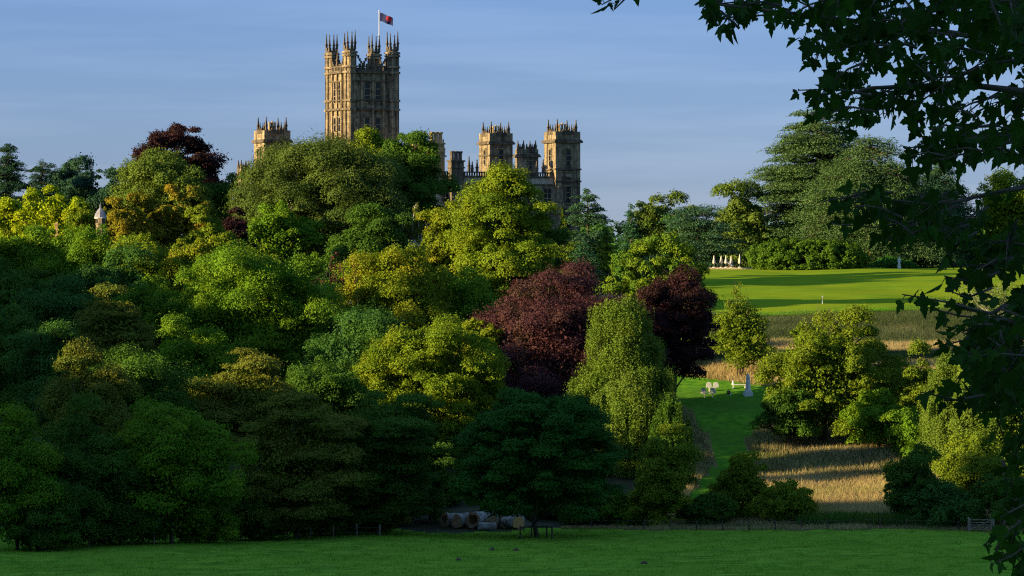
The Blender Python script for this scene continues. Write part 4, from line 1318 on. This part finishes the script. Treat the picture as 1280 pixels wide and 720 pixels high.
fence_run(list(np.linspace(8.0, 45.0, 15)), lambda x: 483.6 + 0.4 * math.sin(x * 0.2), 'post and wire fence along the far edge of the field', 0.95, 'dark_wood')
fence_run(list(np.linspace(-26.5, -13.0, 7)), lambda x: 468.5 + (x + 26) * 0.25, 'post and wire fence in deep shade under the left wood')
fence_run(list(np.linspace(-49, -34.0, 6)), lambda x: 449.5 + (x + 49) * 0.45, 'post and wire fence at the foot of the lower left trees')

g0 = np.array([P(1213, 668, 482)[0], 482.6, 0]); g0[2] = gz(g0[0], g0[1])
gate = empty('field_gate', g0)
tag(gate, 'grey five-barred field gate in the hedge gap at the right', 'gate')
for x in (-0.12, 2.35):
    m = MB(); m.box(x, 0, -0.3, 1.35, 0.2, 0.2); m.prism(x, 0, 1.35, 1.45, 0.14, 0.05, 4, math.pi / 4); m.build('post', M['old_wood'], gate)
for k, z in enumerate((0.2, 0.42, 0.64, 0.88, 1.15)):
    m = MB(); m.box(1.12, 0, z, z + 0.085, 2.2, 0.05); m.build('bar', M['old_wood'], gate)
for x in (0.05, 2.18):
    m = MB(); m.box(x, -0.052, 0.15, 1.28, 0.09, 0.05); m.build('stile', M['old_wood'], gate)
m = MB(); m.tube([(0.1, -0.09, 0.22), (2.1, -0.09, 1.15)], [0.035, 0.035], 4); m.build('brace', M['old_wood'], gate)

tgb = np.array([P(672, 668, 470)[0], 470.0, 0]); tgb[2] = gz(tgb[0], tgb[1])
tg = empty('tree_guard', tgb)
tag(tg, 'dark stake guard round the trunk of the wide evergreen', 'tree guard')
for dx, dy in ((-1.7, -0.5), (-0.6, 1.0), (1.4, -0.6), (0.9, 0.9)):
    m = MB(); m.prism(dx, dy, -0.3, 1.25, 0.08, 0.075, 6); m.build('stake', M['dark_wood'], tg)
for a, b_ in (((-1.7, -0.5), (1.4, -0.6)), ((-1.7, -0.5), (-0.6, 1.0)), ((0.9, 0.9), (1.4, -0.6)), ((-0.6, 1.0), (0.9, 0.9))):
    m = MB(); m.tube([(a[0], a[1], 1.12), (b_[0], b_[1], 1.12)], [0.04, 0.04], 4); m.build('rail', M['dark_wood'], tg)

# ------------------------------------------------------------------ stacked logs
M['log_bark'] = noise_mat('log_bark', (0.11, 0.10, 0.095), (0.42, 0.39, 0.355), 3.0, stretch=(0.5, 0.5, 0.5), bump=0.06, lo=0.3, hi=0.7)
M['cut_wood'] = noise_mat('cut_wood', (0.22, 0.13, 0.07), (0.46, 0.30, 0.17), 4.0, bump=0.02)
M['lit_cut_wood'] = noise_mat('lit_cut_wood', (0.46, 0.24, 0.09), (0.62, 0.36, 0.14), 4.0, bump=0.02)  # brighter cut wood, sunlight on the log end put into the colour


def log(px, py, rpx, d, length, yaw, label, cut='cut_wood', hollow=0.0, dip=0.0, seed=0):
    """a felled trunk section lying with its near cut end at (px, py)"""
    rng = np.random.default_rng(seed + 40)
    r = rpx * 0.9 * d / F
    c = P(px, py, d)
    g = gz(c[0], d)
    if c[2] - r < g - 0.15: c[2] = g + r * 0.92
    root = empty('log', (c[0], c[1], c[2]), yaw)
    tag(root, label, 'log', 'felled logs stacked at the field edge')
    n = 18
    ph = rng.uniform(0, 6.28, 3)
    def ring(y, s, z=0.0):
        out = []
        for k in range(n):
            a = 2 * math.pi * k / n
            q = r * s * (1 + 0.11 * math.sin(2 * a + ph[0] + 0.4 * y) + 0.08 * math.sin(3 * a + ph[1] + 1.3 * y) + 0.06 * math.sin(5 * a + ph[2] - 2 * y) + 0.04 * math.sin(7 * a + 3 * y))
            out.append((q * math.cos(a), y, z + q * math.sin(a)))
        return out
    m = MB(); V = []; Fc = []
    ys = np.linspace(0, length, 6)
    for j, y in enumerate(ys): V += ring(y, 1.0 - 0.06 * j / 5, -dip * y)
    for j in range(5):
        for k in range(n): Fc.append((j * n + k, j * n + (k + 1) % n, (j + 1) * n + (k + 1) % n, (j + 1) * n + k))
    Fc.append(tuple(range(5 * n, 6 * n)))
    m.add(V, Fc); m.build('bark', M['log_bark'], root, smooth=True)
    m = MB()
    if hollow:
        V = ring(-0.012, 0.99) + ring(-0.012, hollow) + ring(min(length * 0.8, 1.4), hollow * 0.9)
        Fc = [(k, n + k, n + (k + 1) % n, (k + 1) % n) for k in range(n)]
        Fc += [(n + k, 2 * n + k, 2 * n + (k + 1) % n, n + (k + 1) % n) for k in range(n)]
        Fc.append(tuple(range(2 * n, 3 * n)))
        m.add(V, Fc)
    else:
        V = ring(-0.012, 0.99); m.add(V, [tuple(range(n))])
    m.build('cut_end', M[cut], root)
    return root


LD = 486
log(555, 650, 10, LD + 1.5, 2.6, RAD(-50), 'hollow grey log at the left end of the log pile', hollow=0.62, seed=1)
log(571, 652, 9, LD, 2.2, RAD(-28), 'grey log with a brown cut end, left of the wide hollow log', seed=2)
log(580, 647, 6, LD + 0.9, 1.9, RAD(-65), 'short log lying on top of the brown-ended log', seed=3)
log(591, 650, 12, LD - 0.6, 2.2, RAD(-40), 'wide hollow log showing a dark open ring', hollow=0.66, seed=4)
log(598, 658, 5, LD - 1.8, 1.8, RAD(-75), 'thin grey branch log lying in front of the wide hollow log', cut='log_bark', seed=5)
log(606, 650, 8, LD + 0.6, 1.7, RAD(-60), 'grey log wedged behind the squat brown-ended log', cut='log_bark', seed=6)
log(615, 655, 10, LD - 0.8, 1.7, RAD(-10), 'squat log with a pale brown cut face in the pile', seed=7)
log(629, 653, 12, LD - 0.4, 2.3, RAD(-45), 'thick log turned to show its round brown end, right of the squat log', seed=8)
log(648, 658, 10, LD - 1.6, 1.8, RAD(42), 'log at the right end of the pile with a bright orange cut end, light put into its colour', cut='lit_cut_wood', seed=9)

# ------------------------------------------------------------------ lawn ornaments on the mown path
mb_ = np.array([P(935, 495, 571)[0], 571.0, 0]); mb_[2] = gz(mb_[0], mb_[1])
mon = empty('stone_monument', mb_, RAD(12))
mon.scale = (0.85, 0.85, 0.88)
tag(mon, 'white stone pillar with a pointed top on a square plinth on the mown grass', 'monument')
m = MB(); m.box(0, 0, -0.1, 0.5, 1.15, 1.15); m.box(0, 0, 0.5, 0.66, 0.95, 0.95); m.build('plinth', M['white_stone'], mon)
m = MB(); m.prism(0, 0, 0.66, 1.0, 0.46, 0.36, 8, 0.39); m.prism(0, 0, 1.0, 2.35, 0.36, 0.26, 8, 0.39); m.build('shaft', M['white_stone'], mon)
m = MB(); m.prism(0, 0, 2.35, 2.45, 0.33, 0.33, 8, 0.39); m.lathe(0, 0, [(0.24, 2.45), (0.26, 2.6), (0.17, 2.8), (0.05, 3.0)], 8); m.build('cap', M['white_stone'], mon)


def round_bench(px, py, d, w, rz, label):
    b = np.array([P(px, py, d)[0], d, 0]); b[2] = gz(b[0], d)
    r = empty('garden_bench', b, rz)
    tag(r, label, 'bench', 'white garden benches')
    m = MB(); m.box(0, 0, 0.42, 0.50, w, 0.45); m.build('seat', M['white_paint'], r)
    for s in (-1, 1):                                                  # rounded end board
        m = MB(); V = []; n = 14
        for t_ in (0, 0.07):
            V += [(s * w / 2 - 0.33, t_ - 0.24, 0.46), (s * w / 2 + 0.33, t_ - 0.24, 0.46)]
            V += [(s * w / 2 + 0.33 * math.cos(a), t_ - 0.24, 0.75 + 0.36 * math.sin(a)) for a in np.linspace(0, math.pi, n)]
        k = n + 2
        Fc = [tuple(range(k)), tuple(range(2 * k - 1, k - 1, -1))] + [(i, (i + 1) % k, k + (i + 1) % k, k + i) for i in range(k)]
        m.add(V, Fc); m.build('end_board', M['white_paint'], r)
        for dy in (-0.17, 0.17):
            m = MB(); m.box(s * (w / 2 - 0.1), dy, -0.05, 0.42, 0.08, 0.08); m.build('leg', M['white_paint'], r)
    return r


round_bench(885.5, 493, 571, 1.15, RAD(-6), 'nearer of two white benches with rounded ends left of the pillar')
round_bench(890, 487, 575, 0.85, RAD(8), 'farther of two white benches with rounded ends left of the pillar')
b = np.array([P(924, 485, 576)[0], 576.0, 0]); b[2] = gz(b[0], 576)
r = empty('garden_bench', b, RAD(3))
tag(r, 'long low white plank seat with a pointed end post beside the pillar', 'bench', 'white garden benches')
m = MB(); m.box(0, 0, 0.40, 0.49, 1.75, 0.4); m.build('seat', M['white_paint'], r)
m = MB(); m.prism(-0.75, 0, 0.49, 1.0, 0.16, 0.03, 6); m.build('end_post', M['white_paint'], r)
for s in (-0.7, 0.7):
    m = MB(); m.box(s, 0, -0.05, 0.40, 0.12, 0.3); m.build('leg', M['white_paint'], r)
b = np.array([P(911, 493, 573)[0], 571.5, 0]); b[2] = gz(b[0], 571.5)
r = empty('garden_ornament', b, RAD(20))
tag(r, 'small black and white ornament standing on the mown grass left of the pillar', 'ornament')
m = MB(); m.lathe(-0.08, 0.02, [(0.16, 0.22), (0.26, 0.34), (0.27, 0.48), (0.15, 0.62), (0.03, 0.66)], 10)
o = m.build('dark_bowl', M['dark_wood'], r, smooth=True)
m = MB(); m.lathe(0.06, -0.05, [(0.12, 0.0), (0.09, 0.1), (0.10, 0.3), (0.14, 0.42), (0.05, 0.5)], 10); m.build('white_foot', M['white_paint'], r, smooth=True)

# ------------------------------------------------------------------ upper lawn: terrace, parasols, statue
tx0, tx1, ty = 32.5, 41.0, 799.0
m = MB(); tz = gz(37, ty) ; m.box((tx0 + tx1) / 2, ty + 5, tz - 0.6, tz + 0.35, tx1 - tx0, 10)
o = m.build('terrace', M['paving']); tag(o, kind='structure')
M['canvas'] = noise_mat('canvas', (0.46, 0.39, 0.29), (0.60, 0.52, 0.40), 4.0)
for i, (px, h) in enumerate(((892.5, 2.0), (901.5, 1.95), (907.5, 2.05), (914, 1.95), (924.5, 2.2))):
    y = 801.5 + (0.8 if i in (1, 3) else 0)
    r = empty('parasol', (P(px, 0, y)[0], y, tz + 0.35))
    tag(r, ['leftmost closed cream parasol on the terrace, standing a little apart', 'second closed cream parasol from the left, with a ragged skirt',
            'middle one of the five closed cream parasols', 'closed cream parasol just right of the middle of the row',
            'tallest closed cream parasol, at the right end next to the yew mound'][i], 'parasol', 'closed parasols on the terrace')
    m = MB(); m.tube([(0, 0, 0), (0, 0, h)], [0.035, 0.03], 6); m.build('pole', M['old_wood'], r)
    m = MB(); m.lathe(0, 0, [(0.26, 0.0), (0.26, 0.1), (0.05, 0.14)], 10); m.build('base', M['white_stone'], r)
    m = MB(); V = []; n = 12
    for j, (rad, z) in enumerate(((0.21, 0.7), (0.23, 0.85), (0.17, 1.3), (0.10, 1.75), (0.035, h + 0.05))):
        V += [(rad * (1 + 0.28 * (k % 2)) * math.cos(2 * math.pi * k / n), rad * (1 + 0.28 * (k % 2)) * math.sin(2 * math.pi * k / n), z) for k in range(n)]
    Fc = [tuple(range(n)), tuple(range(5 * n - 1, 4 * n - 1, -1))]
    for j in range(4): Fc += [(j * n + k, j * n + (k + 1) % n, (j + 1) * n + (k + 1) % n, (j + 1) * n + k) for k in range(n)]
    m.add(V, Fc); m.build('canopy', M['canvas'], r)
for px, y, lb in ((897, 803, 'low dark table between the two left parasols'), (911, 803.5, 'low dark table under the middle parasols'), (919.5, 802.5, 'low dark table beside the tallest parasol')):
    r = empty('terrace_table', (P(px, 0, y)[0], y, tz + 0.35))
    tag(r, lb, 'table', 'tables on the terrace')
    m = MB(); m.prism(0, 0, 0.70, 0.74, 0.5, 0.5, 14); m.build('top', M['dark_wood'], r)
    m = MB(); m.tube([(0, 0, 0), (0, 0, 0.7)], [0.05, 0.05], 6); m.build('leg', M['dark_wood'], r)
y = 800.2
r = empty('deckchair', (P(912.5, 0, y)[0], y, tz + 0.35), RAD(60))
tag(r, 'white deckchair leaning back on the terrace below the parasols', 'deckchair')
m = MB(); m.add([(-0.3, -0.5, 0.35), (0.3, -0.5, 0.35), (0.3, 0.5, 0.95), (-0.3, 0.5, 0.95), (-0.3, -0.5, 0.31), (0.3, -0.5, 0.31), (0.3, 0.5, 0.91), (-0.3, 0.5, 0.91)],
                [(0, 1, 2, 3), (7, 6, 5, 4), (0, 4, 5, 1), (1, 5, 6, 2), (2, 6, 7, 3), (3, 7, 4, 0)])
m.build('seat', M['white_paint'], r)
for s in (-1, 1):
    m = MB(); m.tube([(s * 0.32, -0.6, 0), (s * 0.32, 0.5, 0.98)], [0.03, 0.03], 5); m.build('leg', M['old_wood'], r)
    m = MB(); m.tube([(s * 0.36, 0.5, 0), (s * 0.36, -0.3, 0.6)], [0.03, 0.03], 5); m.build('leg', M['old_wood'], r)

sb = np.array([P(1124, 0, 793)[0], 793.0, 0]); sb[2] = gz(sb[0], 793)
r = empty('statue', sb)
tag(r, 'small white standing statue on a plinth in front of the dark cedar trunk', 'statue')
m = MB(); m.box(0, 0, -0.1, 0.55, 0.5, 0.5); m.box(0, 0, 0.55, 0.63, 0.6, 0.6); m.build('plinth', M['white_stone'], r)
m = MB(); m.lathe(0, 0, [(0.22, 0.63), (0.17, 0.9), (0.15, 1.15), (0.21, 1.42), (0.20, 1.55), (0.07, 1.63), (0.07, 1.68), (0.11, 1.76), (0.11, 1.86), (0.03, 1.94)], 10)
m.tube([(-0.2, 0, 1.52), (-0.34, -0.04, 1.3), (-0.2, -0.14, 1.12)], [0.06, 0.05, 0.04], 6)
m.tube([(0.2, 0, 1.52), (0.30, 0, 1.25), (0.26, -0.08, 1.02)], [0.06, 0.05, 0.04], 6)
m.build('figure', M['white_stone'], r, smooth=True)
sb = np.array([P(1219, 0, 815)[0], 815.0, 0]); sb[2] = gz(sb[0], 815)
r = empty('stone_plinth', sb, RAD(10))
tag(r, 'low tan stone plinth on the grass left of the parkland tree trunk', 'plinth')
m = MB(); m.box(0, 0, -0.1, 0.35, 2.6, 1.2); m.build('base', M['paving'], r)
m = MB(); m.box(0, 0, 0.35, 0.75, 1.7, 0.9); m.box(0, 0, 0.75, 0.86, 1.9, 1.05); m.build('top', M['paving'], r)
sb = np.array([P(1028, 0, 672)[0], 672.0, 0]); sb[2] = gz(sb[0], 672)
m = MB(); m.prism(sb[0], sb[1], sb[2] - 0.1, sb[2] + 1.1, 0.05, 0.04, 6); m.box(sb[0], sb[1], sb[2] + 0.9, sb[2] + 1.12, 0.22, 0.08)
o = m.build('marker_post', M['white_paint']); tag(o, 'thin pale marker post on the lawn above the round hawthorn', 'post')
# bare reddish stub of a torn cedar limb
sb = np.array([P(1086, 0, 812)[0], 812.0, 0]); sb[2] = gz(sb[0], 812)
r = empty('tree_stump', sb)
tag(r, 'tall reddish brown broken stump behind the yew mound', 'stump')
m = MB(); zt = P(0, 293, 812)[2] - sb[2]
m.tube([(0, 0, -0.3), (0.1, 0, zt * 0.45), (-0.05, 0, zt * 0.75), (0.25, 0, zt)], [1.0, 0.85, 0.95, 0.2], 12)
m.tube([(0.1, 0, zt * 0.5), (0.7, -0.2, zt * 0.62), (0.8, -0.2, zt * 0.8)], [0.5, 0.4, 0.1], 8)
m.build('trunk', M['rust_bark'], r, smooth=True)

# ------------------------------------------------------------------ small domed turret and pillar in the left wood
db = np.array([P(125.5, 0, 634)[0], 634.0, 0]); db[2] = gz(db[0], 634)
r = empty('garden_pavilion', db)
tag(r, 'little domed roof with a finial rising between the bright trees on the left', 'pavilion')
zt = P(0, 272, 634)[2] - db[2]
m = MB(); m.prism(0, 0, -0.3, zt - 0.12, 0.62, 0.62, 8, 0.39); m.prism(0, 0, zt - 0.9, zt - 0.8, 0.7, 0.7, 8, 0.39); m.build('wall', M['stone'], r)
m = MB(); m.prism(0, 0, zt - 0.12, zt + 0.02, 0.82, 0.86, 8, 0.39); m.build('cornice', M['white_stone'], r)
m = MB(); m.lathe(0, 0, [(0.84, zt + 0.02), (0.74, zt + 0.3), (0.62, zt + 0.62), (0.40, zt + 0.98), (0.18, zt + 1.22), (0.08, zt + 1.4)], 8); m.build('roof', M['lead'], r)
m = MB(); m.lathe(0, 0, [(0.07, zt + 1.4), (0.13, zt + 1.5), (0.13, zt + 1.6), (0.04, zt + 1.7), (0.02, zt + 2.0)], 8); m.build('finial', M['lead'], r)
for k in range(4):
    a = k * math.pi / 2 + 0.39 + math.pi / 8
    m = MB(); m.box(math.cos(a) * 0.58, math.sin(a) * 0.58, zt - 0.72, zt - 0.2, 0.06, 0.3, a); m.build('window', M['glass'], r)
pb = np.array([P(70.5, 0, 640)[0], 640.0, 0]); pb[2] = gz(pb[0], 640)
r = empty('stone_pillar', pb)
tag(r, 'small sunlit stone pillar just showing among the green trees on the left', 'pillar')
zt = P(0, 279, 640)[2] - pb[2]
m = MB(); m.box(0, 0, -0.3, zt - 0.3, 0.36, 0.36); m.build('shaft', M['brick_chimney'], r)
m = MB(); m.box(0, 0, zt - 0.3, zt - 0.15, 0.5, 0.5); m.prism(0, 0, zt - 0.15, zt + 0.15, 0.4, 0.05, 4, 0.785); m.build('cap', M['brick_chimney'], r)

# ------------------------------------------------------------------ clods on the field
M['soil'] = noise_mat('soil', (0.03, 0.02, 0.014), (0.09, 0.06, 0.04), 9.0, bump=0.05)
for i, (px, py, lb) in enumerate(((615, 689, 'brown molehill on the field below the thick round-ended log'), (645, 690, 'brown molehill nearest to the evergreen tree'),
                                  (573, 701, 'molehill low on the field, the leftmost one'), (805, 706, 'dark molehill lowest on the field, standing apart from the others'))):
    d = 24.6 * F / (py - 360)
    x = (px - 640) / F * d
    rng = np.random.default_rng(i)
    n, V, Fc = 12, [], []
    prof = [(0.42, -0.03), (0.36, 0.07), (0.25, 0.16), (0.12, 0.22)]
    for rr, z in prof:
        for k in range(n):
            a = 2 * math.pi * k / n; q = rr * (0.75 if i < 3 else 0.9) * rng.uniform(0.82, 1.18)
            V.append((q * math.cos(a), q * math.sin(a), z * rng.uniform(0.85, 1.2)))
    Fc = [(j * n + k, j * n + (k + 1) % n, (j + 1) * n + (k + 1) % n, (j + 1) * n + k) for j in range(3) for k in range(n)]
    Fc.append(tuple(range(3 * n, 4 * n)))
    m = MB(); m.add(V, Fc)
    o = m.build('molehill', M['soil']); o.location = (x, d, gz(x, d))
    tag(o, lb, 'molehill', 'molehills on the field')

# ------------------------------------------------------------------ the maple the view is framed by
LEAF = [(0, 0), (0.10, 0.02), (0.36, -0.09), (0.35, 0.05), (0.46, 0.10), (0.70, 0.32), (0.56, 0.37), (0.52, 0.47), (0.32, 0.44), (0.25, 0.50),
        (0.30, 0.68), (0.21, 0.72), (0.15, 0.86), (0, 1.10)]


def maple():
    rng = np.random.default_rng(11)
    base = np.array([5.6, 21.5, gz(5.6, 21.5)])
    root = empty('maple_tree', base)
    tag(root, 'maple framing the view, its dark lobed leaves hanging in from the top right', 'tree')
    wood = MB()
    C, T, N, S = [], [], [], []

    def leaf(p, out, size):
        t = nrm(out * 0.8 + np.array([0, 0, -0.75]) + rng.normal(size=3) * 0.35)
        nn = nrm(np.array([0, -0.45, 0.75]) + rng.normal(size=3) * 0.8)
        nn = nrm(nn - t * (nn @ t))
        pe = p + nrm(out + np.array([0, 0, -0.2])) * size * rng.uniform(0.25, 0.6)
        wood.tube([p, (p + pe) / 2 + [0, 0, 0.01], pe], [0.0022, 0.002, 0.0016], 3)
        C.append(pe); T.append(t); N.append(nn); S.append(size)

    def twig(pts, n, r0=0.006, size=(0.036, 0.084)):
        pts = [np.asarray(p, float) for p in pts]
        wood.tube(pts, list(np.linspace(r0, r0 * 0.4, len(pts))), 5)
        for k in range(n):
            f = (0.12 + 0.88 * (k + rng.uniform(0.1, 0.9)) / n) * (len(pts) - 1)
            i = min(int(f), len(pts) - 2)
            p = pts[i] + (pts[i + 1] - pts[i]) * (f - i)
            dr = nrm(pts[i + 1] - pts[i])
            sd = nrm(np.cross(dr, rng.normal(size=3)))
            leaf(p, nrm(dr * 0.5 + sd * 0.9), rng.uniform(*size))

    def line(pp, d0, d1):
        k = len(pp)
        return [P(a, b, d0 + (d1 - d0) * i / (k - 1)) for i, (a, b) in enumerate(pp)]

    def fill(poly, ntw, nl, d_lo, d_hi, heads, length=(45, 110), gaps=()):
        xs_, ys_ = [p[0] for p in poly], [p[1] for p in poly]
        c = 0
        while c < ntw:
            x, y = rng.uniform(min(xs_), max(xs_)), rng.uniform(min(ys_), max(ys_))
            a = RAD(rng.normal(heads[0], heads[1])); ln = rng.uniform(*length)
            e = (x + math.cos(a) * ln, y - math.sin(a) * ln)
            md = ((x + e[0]) / 2, (y + e[1]) / 2)
            if not (in_poly(np.array([x]), np.array([y]), poly)[0] and in_poly(np.array([e[0]]), np.array([e[1]]), poly)[0]): continue
            if any((md[0] - g[0]) ** 2 / g[2] ** 2 + (md[1] - g[1]) ** 2 / g[3] ** 2 < 1 for g in gaps): continue
            d = rng.uniform(d_lo, d_hi)
            m_ = ((x * 0.5 + e[0] * 0.5), (y * 0.5 + e[1] * 0.5 - 5))
            twig(line([(x, y), m_, e], d, d + rng.normal() * 0.15), int(rng.integers(nl - 2, nl + 3)))
            c += 1

    # limbs carrying everything
    fork = base + np.array([0.1, 0.1, 3.4])
    wood.tube([base - [0, 0, 0.3], base + [0.05, 0, 1.5], fork, base + [0.3, 0.4, 6.5], base + [0.2, 0.6, 9.5]], [0.26, 0.21, 0.18, 0.13, 0.06], 10)
    limbs = [[(1480, 90), (1330, 60), (1180, 40), (1020, 20), (900, 6)], [(1480, 130), (1330, 120), (1200, 105), (1090, 110), (1020, 128)],
             [(1480, 10), (1330, -20), (1200, -30), (1050, -40), (900, -40)], [(1480, 250), (1340, 222), (1280, 234), (1215, 247), (1150, 262)],
             [(1480, 320), (1350, 330), (1290, 360), (1240, 392), (1180, 382)], [(1480, 420), (1360, 430), (1290, 470), (1230, 500), (1180, 500)],
             [(1480, 560), (1370, 560), (1300, 590), (1260, 640), (1245, 690)], [(1480, 160), (1360, 150), (1300, 170), (1250, 180), (1190, 170)]]
    for i, pp in enumerate(limbs):
        d = 19.5 + 0.45 * i % 2.5
        pl = line(pp, d + 0.5, d)
        z = 1.5 + i * 0.5
        st = fork + np.array([0.05, 0, 0.2 * (i % 4)])
        wood.tube([st, (st + pl[0]) / 2 + [0, 0, 0.15]] + pl, [0.05, 0.04, 0.026, 0.018, 0.013, 0.009, 0.005], 6)
    TOP = [(860, -90), (868, 6), (890, 30), (925, 42), (960, 24), (990, 34), (962, 72), (985, 100), (985, 132), (1030, 158), (1048, 178), (1090, 165),
           (1135, 165), (1185, 190), (1215, 205), (1250, 200), (1300, 245), (1400, 240), (1400, -90)]
    fill(TOP, 140, 10, 18.0, 23.0, (205, 40), gaps=((1105, 98, 30, 16), (1215, 100, 34, 14), (1150, 145, 26, 12), (1010, 60, 12, 10)))
    UP = [(1000, -90), (1000, 30), (1060, 60), (1180, 80), (1400, 90), (1400, -90)]
    fill(UP, 92, 10, 18.0, 23.0, (200, 50))
    fill([(1095, 170), (1180, 150), (1300, 160), (1300, 240), (1250, 200), (1190, 205), (1130, 195)], 16, 6, 18.5, 21.5, (200, 30), (35, 70))
    # single sprays
    for pp, n, d in (([(1282, 235), (1245, 240), (1212, 250)], 4, 19.8), ([(1212, 250), (1165, 256), (1115, 250), (1055, 254)], 13, 19.7),
                     ([(1200, 256), (1150, 275), (1095, 284), (1040, 280)], 14, 20.0), ([(1180, 262), (1150, 288), (1120, 300)], 8, 19.6),
                     ([(1225, 262), (1195, 285), (1165, 292)], 8, 20.1), ([(1100, 240), (1060, 246), (1030, 252)], 5, 19.5),
                     ([(1290, 262), (1278, 300), (1255, 330), (1232, 345)], 9, 19.4), ([(1262, 322), (1225, 333), (1190, 330)], 7, 19.5),
                     ([(1250, 340), (1215, 352), (1180, 345)], 7, 19.2), ([(1300, 270), (1275, 285), (1250, 300)], 7, 19.8),
                     ([(1240, 392), (1185, 378), (1128, 368)], 8, 19.0), ([(1260, 400), (1200, 395), (1150, 382)], 7, 19.3),
                     ([(1230, 410), (1205, 425), (1180, 432)], 6, 19.1), ([(1240, 360), (1210, 372), (1182, 362)], 5, 19.1),
                     ([(1240, 492), (1195, 500), (1150, 490)], 7, 18.9), ([(1290, 640), (1255, 668), (1228, 682)], 5, 18.4),
                     ([(1300, 670), (1265, 695), (1238, 706)], 6, 18.3), ([(800, -30), (778, -8), (752, 6)], 5, 20.4), ([(800, -30), (780, 0), (768, 12)], 3, 20.4),
                     ([(985, 12), (930, 2), (880, 6)], 9, 20.0), ([(1010, 22), (960, 18), (915, 24)], 9, 19.7)):
        twig(line(pp, d, d - 0.1), n)
    fill([(1035, 238), (1215, 236), (1240, 262), (1210, 300), (1110, 304), (1030, 282)], 15, 8, 18.8, 21.0, (190, 25), (35, 80))
    fill([(1160, 325), (1290, 250), (1310, 330), (1240, 366), (1170, 352)], 10, 8, 18.8, 20.5, (205, 30), (35, 75))
    RIGHT = [(1400, 330), (1290, 340), (1262, 378), (1222, 395), (1192, 425), (1180, 445), (1200, 470), (1172, 488), (1188, 512), (1228, 512), (1246, 545),
             (1255, 590), (1246, 640), (1258, 690), (1262, 760), (1400, 760)]
    fill(RIGHT, 98, 10, 18.0, 22.0, (215, 40), gaps=((1262, 455, 12, 12), (1240, 480, 10, 8)))
    fill([(1190, 400), (1290, 380), (1290, 520), (1235, 505), (1205, 470)], 22, 9, 18.0, 20.5, (210, 35), (35, 80))

    C_, T_, N_, S_ = map(np.array, (C, T, N, S))
    B_ = np.cross(N_, T_)
    L_ = np.array(LEAF)
    n = len(C_)
    curl = rng.uniform(0.05, 0.45, n)
    wd = rng.uniform(0.55, 1.05, n)
    def half(sg):
        x = L_[:, 0] * sg; y = L_[:, 1] * 0.96
        z = np.abs(x)[None, :] * rng.uniform(-0.15, 0.5, n)[:, None] - curl[:, None] * (y ** 2)[None, :]
        return C_[:, None, :] + S_[:, None, None] * (B_[:, None, :] * wd[:, None, None] * x[None, :, None] + T_[:, None, :] * y[None, :, None] + N_[:, None, :] * z[:, :, None])
    V = np.concatenate([half(1.0), half(-1.0)[:, ::-1]], 0) - base
    # the left half must share the fold line: take its midrib points from the right half's plane
    tint = rng.random(n)
    quads('leaves', V, M['maple_leaf'], root, np.concatenate([tint, tint]), nv=len(LEAF))
    wood.v = [tuple(np.asarray(p) - base) for p in wood.v]
    wood.build('trunk', M['bark'], root, smooth=True)


maple()
